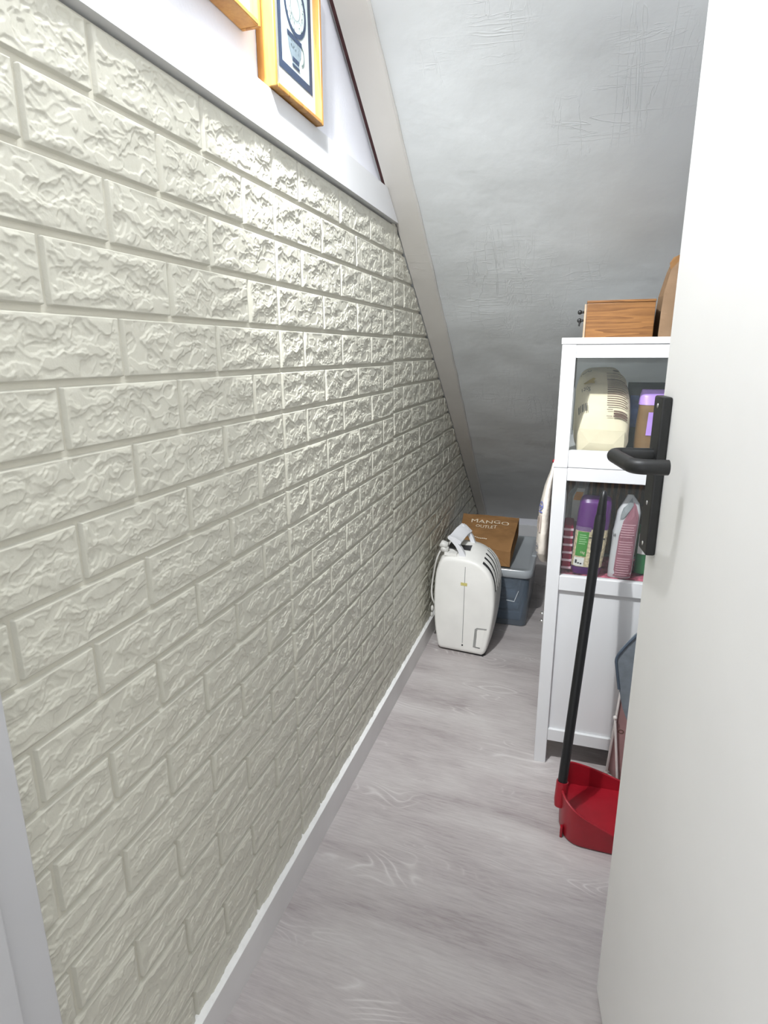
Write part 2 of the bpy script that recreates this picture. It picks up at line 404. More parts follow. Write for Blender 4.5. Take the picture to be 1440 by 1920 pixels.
# chair rail, skirting, stringer strip, jamb
def rail_vf(x0, x1, z0, z1, y0):
    ye0, ye1 = 1.354+(1.871-GAP-z0)/0.744, 1.354+(1.871-GAP-z1)/0.744
    V = [(x0, y0, z0), (x1, y0, z0), (x1, ye0, z0), (x0, ye0, z0), (x0, y0, z1), (x1-0.002, y0, z1), (x1-0.002, ye1, z1), (x0, ye1, z1)]
    return V, [[0, 1, 2, 3], [4, 7, 6, 5], [0, 4, 5, 1], [1, 5, 6, 2], [2, 6, 7, 3], [3, 7, 4, 0]]
v, f = rail_vf(-0.012, 0.011, 1.5305, 1.602, 0.385); struct(link('trim_1', v, f, M_TRIM))
bb = struct(box('baseboard_left', (-0.012, 0.385, 0.0), (0.0125, YB, 0.079), M_BASE))
# ragged white caulk bead lying on top of the skirting
V, F = [], []; NS = 200
for i in range(NS+1):
    y = lerp(0.387, YB-0.01, i/NS); k = 0.0016*perlin(np.array([y*40.]), np.array([0.5]), 3)[0]+0.001*perlin(np.array([y*130.]), np.array([0.5]), 4)[0]
    V += [(-0.004, y, 0.0790), (0.0123, y, 0.0790), (0.0123, y, 0.0802), (0.0015+k, y, 0.0845+2*k), (-0.004, y, 0.0855+2*k)]
link('caulk_bead', V, ring_faces(NS+1, 5), M_CAULK, bb)
SX0, SX1 = 0.003, 0.074
V, F = [], []; NS = 120
for i in range(NS+1):
    y = lerp(0.57, YB-0.005, i/NS); x1 = (0.078 if y < 2.2 else lerp(0.078, 0.05, (y-2.2)/1.4))+0.003*perlin(np.array([y*14.]), np.array([.5]), 9)[0]
    z = ZS(y); b_ = Vector((0, y, z)); d = nrm
    V += [b_+Vector((SX0, 0, 0))-d*0.010, b_+Vector((x1-0.004, 0, 0))-d*0.011, b_+Vector((x1, 0, 0))-d*0.006, b_+Vector((x1, 0, 0))+d*0.012, b_+Vector((SX0, 0, 0))+d*0.012]
struct(link('trim_2', V, ring_faces(NS+1, 5), M_STRIP, smooth=True, angle=30))
V = []
for y in (0.57, 1.765):
    b_ = Vector((0, y, ZS(y))); V += [b_+Vector((-0.005, 0, 0))-nrm*0.009, b_+Vector((0.002, 0, 0))-nrm*0.009, b_+Vector((0.002, 0, 0))+nrm*0.01, b_+Vector((-0.005, 0, 0))+nrm*0.01]
struct(link('trim_3', V, ring_faces(2, 4), M_MAROON))
jm = struct(box('trim_4', (-0.11, 0.21, 0.0), (0.0245, 0.382, 2.06), M_JAMB, bev=0.0015))
box('door_stop', (0.02, 0.21, 0.0), (0.034, 0.335, 2.06), M_JAMB, jm, bev=0.002)

# ------------------------------------------------------------------ door with its handle
DA = Vector((0.654, 0.951, 0)); DU = Vector((0.132, -0.991, 0)).normalized(); DN = Vector((-0.991, -0.132, 0)).normalized()
def DP(u, n, z): return DA+DU*u+DN*n+Vector((0, 0, z))
M_DOOR = mat('door_white_paint', (236, 235, 232), 0.5, 0.35, 0.008, 5, (28, 0.12, 0.003))
v, f = box_vf((0, -0.04, 0.007), (0.735, 0.0, 2.03), 0.0015, 1)
d1 = struct(link('door_1', [DP(*p) for p in v], f, M_DOOR, smooth=True, angle=40, origin=DA))
v, f = box_vf((0.006, 0.0, 0.888), (0.050, 0.0135, 1.114), 0.0028, 2)
hp = link('handle_plate', [DP(*p) for p in v], f, M_BLACK, d1, True, angle=22)
for zz in (0.901, 1.101, 0.962):
    v, f = ball_vf((0.028, 0.0135, zz), 0.0035, 1, 0.35, 1, 10, 6); link('screw', [DP(*p) for p in v], f, M_STEEL, hp, True)
# return lever: out of the plate, along the door, back toward it
pts = [(0.028, 0.012), (0.028, 0.045), (0.029, 0.057), (0.033, 0.064), (0.042, 0.0675), (0.055, 0.0672), (0.117, 0.0632), (0.131, 0.0605), (0.1385, 0.053), (0.140, 0.042), (0.140, 0.021)]
ctrl = [DP(u, n, 1.031+0.002*u/0.1) for u, n in pts]
def catmull(P, k=6):
    out = []
    for i in range(len(P)-1):
        a, b, c, d = P[max(i-1, 0)], P[i], P[i+1], P[min(i+2, len(P)-1)]
        for j in range(k):
            t = j/k; out.append(0.5*((2*b)+(c-a)*t+(2*a-5*b+4*c-d)*t*t+(3*b-a-3*c+d)*t**3))
    out.append(P[-1]); return out
path = catmull(ctrl); tube('lever', path, 0.0098, M_BLACK, d1, 18)

# ------------------------------------------------------------------ framed prints
def frame(y0, y1, z0, z1, label, art):
    t = thing('picture_frame', label, 'picture', (-0.012, (y0+y1)/2, z0), 'framed prints above the brick panels')
    xb, xf, r = -0.0115, 0.022, 0.0085
    for (a, b, c, d) in ((y0, y0+r, z0, z1), (y1-r, y1, z0, z1), (y0+r, y1-r, z0, z0+r), (y0+r, y1-r, z1-r, z1)):
        box('frame_rail', (xb, a, c), (xf, b, d), M_PINE, t, bev=0.002)
    box('mat_board', (xb, y0+r, z0+r), (0.008, y1-r, z1-r), mat('print_mat_board', (204, 207, 206), 0.8, 0.2, 0.01, 8), t)
    box('glazing', (0.0125, y0+r, z0+r), (0.0140, y1-r, z1-r), M_FGLASS, t)
    if art:
        B = mat('print_slate_blue', (40, 54, 80), 0.7, 0.2, 0.05, 60); L = mat('print_pale', (186, 194, 194), 0.7, 0.2, 0.02, 40)
        G = mat('print_grey_green', (96, 110, 106), 0.7, 0.2, 0.08, 90)
        def fn(k): return lambda u, v_: Vector((0.0081+k*0.0004, u, v_))
        a0, a1, c0, c1 = y0+0.041, y1-0.021, z0+0.046, z1-0.046; wd = 0.013
        V, F = join_vf(rect_uv(a0, c0, a1, c0+wd), rect_uv(a0, c1-wd, a1, c1), rect_uv(a0, c0+wd, a0+wd, c1-wd), rect_uv(a1-wd, c0+wd, a1, c1-wd))
        flat('printed_border', V, F, fn(2), B, t)
        V, F = rect_uv(a0+wd, c0+wd, a1-wd, c1-wd); flat('printed_field', V, F, fn(1), L, t)
        cy, cz = (a0+a1)/2+0.002, z0+0.160
        def ell(r0, r1, s=1.0, n=40, k0=0, k1=None):
            V, F = [], []
            for i in range(n+1):
                A = 2*math.pi*i/n; V += [(cy+r0*math.cos(A), cz+r0*s*math.sin(A)), (cy+r1*math.cos(A), cz+r1*s*math.sin(A))]
            for i in range(n): F.append([2*i, 2*i+1, 2*i+3, 2*i+2])
            return V, F
        parts = [ell(0.0375, 0.045)]
        flat('printed_plate_rim', *join_vf(*parts), fn(3), B, t)
        rs = random.Random(3); parts = [ell(0.0185, 0.0195)]
        for i in range(34):
            A = rs.uniform(0, 6.28); R = rs.uniform(0.022, 0.037); yy, zz = cy+R*math.cos(A), cz+R*math.sin(A); s = rs.uniform(0.0015, 0.004); B2 = rs.uniform(0, 3.1)
            parts.append(([(yy+s*math.cos(B2), zz+s*math.sin(B2)), (yy+0.4*s*math.cos(B2+1.57), zz+0.4*s*math.sin(B2+1.57)), (yy-s*math.cos(B2), zz-s*math.sin(B2)), (yy+0.4*s*math.cos(B2-1.57), zz+0.4*s*math.sin(B2-1.57))], [[0, 1, 2, 3]]))
        flat('printed_flowers', *join_vf(*parts), fn(3), G, t)
        # the cup
        uy, uz = cy-0.004, z0+0.066
        prof = [(-0.033, 0.046), (0.026, 0.046), (0.022, 0.026), (0.012, 0.010), (0.010, 0.006), (0.014, 0.0), (-0.016, 0.0), (-0.012, 0.006), (-0.016, 0.010), (-0.028, 0.026)]
        flat('printed_cup', [(uy+a, uz+b) for a, b in prof], [list(range(len(prof)))], fn(3), mat('print_cup_grey', (124, 136, 144), 0.7, 0.2, 0.03, 60), t)
        for bnd in (rect_uv(uy-0.033, uz+0.040, uy+0.026, uz+0.048), rect_uv(uy-0.014, uz+0.007, uy+0.012, uz+0.014), rect_uv(uy-0.016, uz-0.001, uy+0.014, uz+0.003)):
            flat('printed_cup_band', *bnd, fn(4), B, t)
        V, F = [], []
        for i in range(13):
            A = -1.5+3.0*i/12; V += [(uy+0.023+0.011*math.cos(A), uz+0.028+0.014*math.sin(A)), (uy+0.023+0.014*math.cos(A), uz+0.028+0.017*math.sin(A))]
        for i in range(12): F.append([2*i, 2*i+1, 2*i+3, 2*i+2])
        flat('printed_cup_handle', V, F, fn(3), G, t)
        parts = []
        for i in range(26):
            yy, zz = uy+rs.uniform(-0.025, 0.019), uz+rs.uniform(0.024, 0.041); s = rs.uniform(0.001, 0.0028); B2 = rs.uniform(0, 3.1)
            parts.append(([(yy+s*math.cos(B2), zz+s*math.sin(B2)), (yy+0.4*s*math.cos(B2+1.57), zz+0.4*s*math.sin(B2+1.57)), (yy-s*math.cos(B2), zz-s*math.sin(B2)), (yy+0.4*s*math.cos(B2-1.57), zz+0.4*s*math.sin(B2-1.57))], [[0, 1, 2, 3]]))
        flat('printed_cup_flowers', *join_vf(*parts), fn(4), mat('print_dark_slate', (92, 104, 112), 0.7, 0.2, 0.08, 90), t)
    return t
frame(1.036, 1.236, 1.604, 1.880, 'golden pine frame with a blue bordered print of a plate and a cup', True)
frame(0.755, 0.993, 1.665, 1.960, 'golden pine frame nearer the doorway, only its bottom corner in view', False)

# ------------------------------------------------------------------ tall white cabinet with glazed sides
CX0, CX1, CY0, CY1, CT = 0.490, 0.868, 1.600, 2.080, 1.208
cb = thing('storage_cabinet', 'white wooden cabinet with glazed upper sides and a solid lower panel', 'cabinet', ((CX0+CX1)/2, (CY0+CY1)/2, 0))
def cbox(name, lo, hi, bev=0.0012, m=M_CAB, label=None): return box(name, lo, hi, m, cb, bev, label=label)
LEG = 0.034
for xx in (CX0, CX1-LEG):
    for yy in (CY0, CY1-LEG):
        cbox('leg', (xx, yy, 0.0), (xx+LEG, yy+LEG, CT-0.016))
cbox('top', (CX0-0.002, CY0-0.002, CT-0.0155), (CX1+0.002, CY1+0.002, CT))
for (z0, z1) in ((1.160, CT-0.016), (0.886, 0.930), (0.851, 0.8848), (0.547, 0.588), (0.077, 0.114)):
    for yy in (CY0, CY1-0.022): cbox('side_rail', (CX0+LEG+0.0002, yy+0.0008, z0), (CX1-LEG-0.0002, yy+0.022, z1))
cbox('mid_band', (CX0-0.0015, CY0-0.0015, 0.8850), (CX0+LEG, CY0+LEG, 0.8975))
for yy in (CY0+0.010, CY1-0.016):
    cbox('side_panel', (CX0+LEG-0.004, yy, 0.112), (CX1-LEG+0.004, yy+0.006, 0.549))
for (z0, z1) in ((0.9295, 1.1605), (0.5875, 0.8515)):
    for yy in (CY0+0.012, CY1-0.016):
        cbox('glass_pane', (CX0+LEG-0.003, yy, z0), (CX1-LEG+0.003, yy+0.003, z1), 0, M_GLASS, 'clear glass side pane')
for zz in (0.898, 0.560, 0.100):
    cbox('shelf', (CX0+0.020, CY0+0.023, zz), (CX1-0.010, CY1-0.024, zz+0.016))
cbox('back_panel', (CX1-0.010, CY0+LEG, 0.09), (CX1-0.004, CY1-LEG, CT-0.016))
for (z0, z1, gl) in ((0.903, 1.188, True), (0.09, 0.880, False)):
    dr = cbox('door', (CX0+0.0005, CY0+LEG+0.002, z0), (CX0+0.018, CY0+LEG+0.045, z1))
    v, f = join_vf(box_vf((CX0+0.0005, CY1-LEG-0.045, z0), (CX0+0.018, CY1-LEG-0.002, z1)), box_vf((CX0+0.0005, CY0+LEG+0.045, z0), (CX0+0.018, CY1-LEG-0.045, z0+0.045)),
                   box_vf((CX0+0.0005, CY0+LEG+0.045, z1-0.045), (CX0+0.018, CY1-LEG-0.045, z1)))
    link('door_frame', v, f, M_CAB, dr)
    lo, hi = (CX0+0.006, CY0+LEG+0.045, z0+0.045), (CX0+0.010, CY1-LEG-0.045, z1-0.045)
    if gl: box('door_pane', lo, hi, M_GLASS, dr)
    else:
        box('door_pane', (lo[0], lo[1], 0.56), hi, M_GLASS, dr); box('door_panel', lo, (hi[0], hi[1], 0.558), M_CAB, dr)
for zz in (0.447, 0.424):
    v, f = ball_vf((CX0-0.006, 1.66, zz), 0.006, 1, 1, 0.8); link('knob', v, f, M_STEEL, cb, True, label='small bright metal knob')

# ------------------------------------------------------------------ soft bags
def squircle(cx, cz, hx, hz, p=3.2, n=40):
    out = []
    for i in range(n):
        a = 2*math.pi*i/n; c, s = math.cos(a), math.sin(a)
        out.append((cx+hx*math.copysign(abs(c)**(2/p), c), cz+hz*math.copysign(abs(s)**(2/p), s)))
    return out
def crumple(V, amp, freq, seed):
    V = np.array([tuple(p) for p in V]); s = np.random.RandomState(seed).rand(3)*50
    n = perlin(V[:, 0]*freq+s[0]+V[:, 1]*freq*0.7, V[:, 2]*freq+s[1], seed)+0.5*perlin(V[:, 0]*freq*2.3+s[2], V[:, 2]*freq*2.1+V[:, 1]*freq*2, seed+1)
    n2 = perlin(V[:, 1]*freq+s[2], V[:, 2]*freq*1.2+s[0], seed+2)
    c = V.mean(0); d = V-c; l = np.linalg.norm(d, axis=1, keepdims=True)+1e-6
    return [Vector(p) for p in V+d/l*(n[:, None]*amp)+np.stack([n2*amp*0.6, n*amp*0.4, 0*n], -1)]
def bag(name, secs, m, parent=None, amp=0.002, freq=30, seed=1, p=3.2, sub=5, n=40, pinch=None, label=None):
    """upright soft pack: secs = [(z, cx, cy, hx, hy)]"""
    rings = []
    for (a, b) in zip(secs, secs[1:]):
        for k in range(sub):
            t = k/sub; q = [lerp(x, y, t) for x, y in zip(a, b)]; rings.append(q)
    rings.append(list(secs[-1]))
    R = []
    for z, cx, cy, hx, hy in rings:
        R.append([Vector((x, y, z)) for x, y in squircle(cx, cy, hx, hy, p, n)])
    V = [q for r in R for q in r]; zmin = min(q.z for q in V)
    W = crumple(V, amp, freq, seed)
    for a in W: a.z = max(a.z, zmin)
    return link(name, W, ring_faces(len(R), n), m, parent, True, angle=70, label=label)
def front_of(secs, dy=-0.0025):
    """maps (u in -1..1, z) onto the -y face of an upright pack"""
    def fn(u, z):
        for a, b in zip(secs, secs[1:]):
            if a[0] <= z <= b[0]:
                t = (z-a[0])/(b[0]-a[0]); q = [lerp(x, y, t) for x, y in zip(a, b)]; break
        else: q = secs[-1] if z > secs[-1][0] else secs[0]
        uu = max(-1, min(1, u)); k = (1-abs(uu)**3.2)**(1/3.2)
        return Vector((q[1]+q[3]*uu, q[2]-q[4]*k+dy, z))
    return fn

SH1, SH2 = 0.9142, 0.5762      # shelf tops
# flour bag lying with its base to the side pane
M_FLOUR = mat('cream_paper_sack', (226, 214, 184), 0.7, 0.25, 0.02, 20, (45, 0.4, 0.003))
fb = thing('flour_sack', 'cream paper flour sack lying with its folded base against the upper glass', 'bag', (0.60, 1.75, SH1))
fs = [(1.640, 0.601, 0.947, 0.0555, 0.0325), (1.646, 0.602, 0.9495, 0.061, 0.036), (1.672, 0.602, 0.968, 0.066, 0.0535), (1.71, 0.600, 0.998, 0.069, 0.083), (1.78, 0.596, 1.018, 0.067, 0.103), (1.86, 0.593, 1.026, 0.061, 0.107), (1.91, 0.590, 1.018, 0.054, 0.09), (1.94, 0.590, 1.01, 0.048, 0.03)]
rings = []
for a, b in zip(fs, fs[1:]):
    for k in range(4):
        q = [lerp(x, y, k/4) for x, y in zip(a, b)]
        rings.append([Vector((x, q[0], z)) for x, z in squircle(q[1], q[2], q[3], q[4], 4.0, 48)])
q = fs[-1]; rings.append([Vector((x, q[0], z)) for x, z in squircle(q[1], q[2], q[3], q[4], 4.0, 48)])
V = crumple([p_ for r in rings for p_ in r], 0.0035, 22, 21)
for p_ in V: p_.z = max(p_.z, SH1+0.001); p_.y = max(p_.y, 1.628)
link('sack', V, ring_faces(len(rings), 48), M_FLOUR, fb, True, angle=60)
bl, br, tl, tr, cm = (0.545, 1.6345, 0.918), (0.657, 1.6345, 0.918), (0.546, 1.6375, 0.982), (0.656, 1.6375, 0.978), (0.600, 1.6275, 0.945)
cl_, cr_, ct = (0.572, 1.629, 0.948), (0.630, 1.629, 0.946), (0.600, 1.634, 0.981)
V = [bl, br, tr, tl, cl_, cr_, ct]+[(x, 1.645, z) for x, y, z in (bl, br, tr, tl)]
link('base_fold', V, [[0, 4, 3], [4, 6, 3], [4, 5, 6], [5, 2, 6], [5, 1, 2], [0, 1, 5, 4], [0, 7, 8, 1], [1, 8, 9, 2], [2, 9, 10, 3, 6], [3, 10, 7, 0]], M_FLOUR, fb, label='folded base flap')
def fsec(y):
    for a, b in zip(fs, fs[1:]):
        if a[0] <= y <= b[0]:
            t = (y-a[0])/(b[0]-a[0]); return [lerp(p_, q_, t) for p_, q_ in zip(a, b)]
    return fs[-1]
def on_sack(u, v_):                       # u across x (-1..1), v 0..1 up the slanting upper face
    y = lerp(1.650, 1.86, v_); q = fsec(y); k = (1-min(1, abs(u))**4.0)**0.25
    return Vector((q[1]+q[3]*u, y-0.006, q[2]+q[4]*k+0.005))
def textmap(body, u, v_, su, sv, fn, name, m, parent, shear=0.0, bold=0.0):
    a, f_ = text_vf(body, 1.0, shear=shear, bold=bold); return flat(name, [(u+x*su, v_+y*sv) for x, y in a], f_, fn, m, parent)
textmap('ICAS', -0.86, 0.60, 0.20, 0.09, on_sack, 'printed_name', M_BLACKINK, fb, 0.25)
textmap('150g', -0.84, 0.27, 0.18, 0.06, on_sack, 'printed_weight', M_BLACKINK, fb)
V, F = join_vf(*[rect_uv(-0.92+0.06*i, 0.11, -0.89+0.06*i-0.01*(i % 2), 0.17, 1) for i in range(6)]); flat('printed_barcode', V, F, on_sack, M_BLACKINK, fb)
V = [(-0.75, 0.40), (-0.55, 0.43), (-0.38, 0.47), (-0.30, 0.45), (-0.36, 0.40), (-0.33, 0.36), (-0.52, 0.37), (-0.70, 0.37)]; flat('printed_leaf', V, [list(range(8))], on_sack, M_GOLD, fb)
textmap('RECETA', 0.16, 0.74, 0.22, 0.06, on_sack, 'printed_heading', mat('print_faded_tan', (150, 132, 110), 0.7, 0.2, 0.03, 60), fb)
V = [(0.48+0.13*math.cos(a*math.pi/8), 0.635+0.035*math.sin(a*math.pi/8)) for a in range(16)]; flat('printed_oval', V, [list(range(16))], on_sack, M_BROWNINK, fb)
parts = [rect_uv(0.12, 0.555, 0.88, 0.565), rect_uv(0.12, 0.425, 0.92, 0.447)]
for i in range(17):
    z_ = 0.41-0.0165*i; parts.append(rect_uv(0.12, z_, 0.9-0.12*((i*7) % 5)/5, z_+0.007))
for i in range(3): parts.append(rect_uv(0.12, 0.475+0.02*i, 0.85-0.2*(i % 2), 0.483+0.02*i))
flat('printed_lines', *join_vf(*parts), on_sack, M_BROWNINK, fb)
V, F = join_vf(rect_uv(0.12, 0.115, 0.34, 0.12), rect_uv(0.12, 0.062, 0.34, 0.067), rect_uv(0.38, 0.10, 0.88, 0.112), rect_uv(0.38, 0.078, 0.9, 0.094), rect_uv(0.38, 0.058, 0.9, 0.072))
flat('printed_box', V, F, on_sack, M_BROWNINK, fb)

# dark bag with a blue film, then a lilac and brown packet
bk = [(SH1+0.001, 0.712, 1.80, 0.040, 0.016), (0.95, 0.712, 1.80, 0.044, 0.020), (1.05, 0.714, 1.80, 0.048, 0.018), (1.080, 0.714, 1.80, 0.049, 0.010), (1.094, 0.714, 1.80, 0.050, 0.003)]
t = thing('black_pouch', 'black foil pouch with a blue film label behind the lilac packet', 'bag', (0.69, 1.84, SH1))
bag('pouch', bk, mat('black_foil', (22, 23, 27), 0.3, 0.5, 0.1, 20), t, 0.002, 30, 31)
V, F = rect_uv(-0.86, 0.975, -0.40, 1.060, 4, 8); flat('film_label', V, F, front_of(bk, -0.003), mat('blue_film', (58, 84, 150), 0.35, 0.5, 0.25, 40), t)
lp = [(SH1+0.001, 0.724, 1.715, 0.038, 0.026), (0.94, 0.725, 1.715, 0.040, 0.030), (1.04, 0.729, 1.715, 0.039, 0.026), (1.066, 0.730, 1.715, 0.039, 0.018), (1.078, 0.731, 1.715, 0.036, 0.006)]
t = thing('lilac_packet', 'brown packet with a lilac top and lilac label in the upper glass compartment', 'packet', (0.70, 1.735, SH1))
bag('packet', lp, mat('brown_glossy_film', (128, 98, 62), 0.35, 0.5, 0.06, 25), t, 0.0012, 30, 33)
top_s = [(1.042, 0.729, 1.715, 0.0405, 0.0275), (1.066, 0.730, 1.715, 0.0402, 0.0195), (1.080, 0.731, 1.715, 0.0370, 0.007)]
M_LILAC = mat('lilac_film', (190, 150, 232), 0.35, 0.4, 0.04, 25)
bag('packet_top', top_s, M_LILAC, t, 0.0008, 30, 34)
V, F = rect_uv(-0.42, 0.965, 0.7, 1.024, 6, 6); flat('packet_label', V, F, front_of(lp, -0.003), M_LILAC, t)
textmap('· — · — ·', 0.0, 1.0, 0.10, 0.010, front_of(lp, -0.0036), 'label_print', M_BLACKINK, t)

# lower glazed compartment
M_CLEARBAG = clear('crinkled_clear_bag', (225, 226, 224), 0.22, 0.12, 0.16, (60, 0.8, 0.006))
bs = thing('wicker_basket', 'dark brown wicker basket at the back of the lower glass compartment', 'basket', (0.66, 1.93, SH2))
box('basket_body', (0.525, 1.86, SH2), (0.830, 2.04, 0.835), M_DKWOOD, bs, 0.012)
for i in range(15):
    x = 0.535+0.0195*i; a = 0.004*math.sin(i*2.1)
    tube('wicker_strand', [(x, 1.857, SH2+0.01), (x+a, 1.853, 0.66), (x-a, 1.856, 0.75), (x+a, 1.852, 0.835)], 0.0045, mat('wicker_tan', (128, 88, 56), 0.6, 0.3, 0.15, 40), bs, 6)
cl = thing('checked_cloth', 'crumpled pinkish red cloth lining the shelf of the lower glass compartment', 'cloth', (0.63, 1.72, SH2))
M_CLOTH = mat('crimson_cloth', (150, 26, 62), 0.8, 0.2, 0.05, 30); M_CLW = mat('cloth_white_stripe', (226, 196, 204), 0.8, 0.2, 0.03, 30)
V, F = [], []; NX, NZ = 40, 14
for j in range(NZ+1):
    for i in range(NX+1):
        x = lerp(0.528, 0.815, i/NX); y = lerp(1.628, 1.82, j/NZ); V.append((x, y, SH2+0.006+0.004*math.sin(x*90+y*20)*math.sin(y*60)+0.0035*perlin(np.array([x*60.]), np.array([y*40.]), 8)[0]))
n_ = len(V); V += [(x, y, SH2+0.0006) for x, y, z in V]
for j in range(NZ):
    for i in range(NX):
        a = j*(NX+1)+i; F.append([a, a+1, a+NX+2, a+NX+1]); F.append([n_+a, n_+a+NX+1, n_+a+NX+2, n_+a+1])
for idx in (list(range(NX+1)), [j*(NX+1) for j in range(NZ+1)], [j*(NX+1)+NX for j in range(NZ+1)], [NZ*(NX+1)+i for i in range(NX+1)]):
    for a, b in zip(idx, idx[1:]): F.append([a, b, n_+b, n_+a])
link('cloth_base', V, F, mat('cloth_pink_red', (186, 96, 116), 0.8, 0.2, 0.35, 55), cl, True)
cl = thing('striped_pouch', 'crimson pouch with pale stripes at the left end of the lower glass compartment', 'pouch', (0.54, 1.69, SH2+0.008))
box('pouch_body', (0.526, 1.655, SH2+0.0125), (0.5515, 1.745, 0.716), M_CLOTH, cl, 0.005)
for i in range(6):
    z = SH2+0.016+0.022*i; box('stripe', (0.5255, 1.6535, z), (0.5520, 1.7455, z+0.006), M_CLW, cl)
cp = [(0.600, 0.556, 1.80, 0.026, 0.03), (0.70, 0.556, 1.80, 0.028, 0.03), (0.77, 0.556, 1.80, 0.026, 0.024), (0.800, 0.566, 1.80, 0.018, 0.012), (0.838, 0.572, 1.80, 0.026, 0.010)]
t = thing('clear_bag', 'crinkled clear plastic bag with an orange and white label beside the purple rice pack', 'bag', (0.556, 1.80, 0.60))
bag('film', cp, M_CLEARBAG, t, 0.004, 45, 41)
V, F = rect_uv(-0.5, 0.70, 0.6, 0.795, 4, 4); flat('pack_label', V, F, front_of(cp, -0.004), mat('label_white', (228, 226, 220), 0.6, 0.3, 0.02, 40), t)
V, F = rect_uv(-0.4, 0.762, 0.5, 0.785, 4, 2); flat('label_patch', V, F, front_of(cp, -0.0046), mat('label_orange', (236, 160, 40), 0.6, 0.3, 0.05, 40), t)
pr = [(SH2+0.010, 0.591, 1.658, 0.035, 0.020), (0.605, 0.591, 1.658, 0.0395, 0.025), (0.66, 0.595, 1.660, 0.0415, 0.027), (0.755, 0.6015, 1.661, 0.0420, 0.026), (0.786, 0.603, 1.661, 0.0405, 0.023), (0.798, 0.604, 1.661, 0.037, 0.014), (0.803, 0.604, 1.661, 0.030, 0.004)]
t = thing('rice_pack', 'purple rice pack with a green and white label behind the dustpan handle', 'packet', (0.595, 1.66, SH2+0.010))
bag('pack', pr, mat('purple_film', (88, 22, 108), 0.28, 0.5, 0.06, 25), t, 0.0015, 34, 43)
fp = front_of(pr, -0.0032); fp2 = front_of(pr, -0.0040); fp3 = front_of(pr, -0.0046)
RICE = mat('rice_grain_print', (206, 190, 156), 0.5, 0.3, 0.22, 160)
V, F = rect_uv(-0.98, 0.610, 0.98, 0.716, 16, 8); flat('window_label', V, F, fp, RICE, t)
V, F = rect_uv(-0.82, 0.640, -0.14, 0.708, 5, 5); flat('green_label', V, F, fp2, mat('label_green', (70, 146, 60), 0.6, 0.3, 0.03, 40), t)
V, F = rect_uv(-0.86, 0.612, -0.22, 0.636, 5, 3); flat('white_label', V, F, fp2, mat('label_white', (228, 226, 220)), t)
V, F = rect_uv(-0.98, 0.710, -0.05, 0.722, 8, 2); flat('brand_badge', V, F, fp2, mat('badge_violet_grey', (118, 92, 128), 0.5, 0.3, 0.1, 60), t)
textmap('1kg', -0.55, 0.648, 0.22, 0.010, fp3, 'weight_print', M_WHITEINK, t, 0.1)
parts = [rect_uv(-0.70, 0.698-0.006*i, -0.3+0.08*(i % 2), 0.7005-0.006*i, 2) for i in range(5)]; flat('label_print', *join_vf(*parts), fp3, mat('label_pale_green', (150, 196, 140), 0.6, 0.3, 0.03, 40), t)
parts = [rect_uv(-0.78, 0.619, -0.66, 0.629, 1), rect_uv(-0.62, 0.618, -0.50, 0.622, 1), rect_uv(-0.46, 0.617, -0.34, 0.621, 1), rect_uv(-0.12, 0.692, 0.06, 0.695, 2), rect_uv(0.40, 0.690, 0.86, 0.6935, 3)]; [flat('label_mark', *q_, fp3, M_BLACKINK, t) for q_ in parts]
mv = [(SH2+0.010, 0.677, 1.655, 0.029, 0.020), (0.60, 0.678, 1.655, 0.030, 0.023), (0.71, 0.682, 1.655, 0.030, 0.022), (0.765, 0.687, 1.657, 0.0285, 0.017), (0.788, 0.690, 1.659, 0.0215, 0.010), (0.812, 0.687, 1.660, 0.007, 0.003)]
t = thing('mauve_packet', 'mauve packet with pale text lines and a grey folded top', 'packet', (0.68, 1.656, SH2+0.010))
bag('packet', mv, mat('white_film_pack', (205, 204, 206), 0.35, 0.5, 0.02, 25), t, 0.0014, 40, 45)
mf = [(z, cx+0.003, cy, hx*0.86, hy) for z, cx, cy, hx, hy in mv]
fm = front_of(mf, -0.003)
V = [(-0.80, SH2+0.016), (0.95, SH2+0.016), (0.95, 0.70), (0.9, 0.755), (0.55, 0.785), (0.30, 0.795), (-0.05, 0.778), (-0.55, 0.745), (-0.72, 0.70)]
def fan(poly, k=8):
    bm = bmesh.new(); bm.faces.new([bm.verts.new((a, b, 0)) for a, b in poly]); bmesh.ops.triangulate(bm, faces=bm.faces[:])
    bmesh.ops.subdivide_edges(bm, edges=bm.edges[:], cuts=k, use_grid_fill=True); vs, fs_ = bm_vf(bm); return [(q_.x, q_.y) for q_ in vs], fs_
V, F = fan(V, 5); flat('mauve_face', V, F, fm, mat('mauve_film', (158, 104, 116), 0.35, 0.5, 0.06, 40), t)
parts = []
for i in range(22):
    if i in (6, 13): continue
    z = 0.735-0.0066*i; parts.append(rect_uv(-0.62, z, 0.72-0.22*((i*3) % 4)/4, z+0.0018, 6))
flat('text_lines', *join_vf(*parts), front_of(mf, -0.0037), mat('print_pale_pink', (222, 180, 186), 0.6, 0.3, 0.03, 60), t)
V, F = fan([(-1.05, 0.745), (-0.62, 0.752), (0.15, 0.786), (0.1, 0.806), (-0.3, 0.800), (-0.95, 0.778)], 4); flat('folded_top', V, F, front_of(mf, -0.0042), mat('grey_film', (142, 146, 148), 0.4, 0.4, 0.04, 40), t)
textmap('Vf', -1.0, 0.700, 0.25, 0.014, front_of(mv, -0.0035), 'side_print', M_BLACKINK, t)
t = thing('green_packet', 'green and white packet at the door edge of the lower glass compartment', 'packet', (0.742, 1.70, SH2+0.012))
gp = [(SH2+0.012, 0.742, 1.700, 0.024, 0.018), (0.66, 0.742, 1.700, 0.024, 0.020), (0.72, 0.742, 1.70, 0.021, 0.010)]
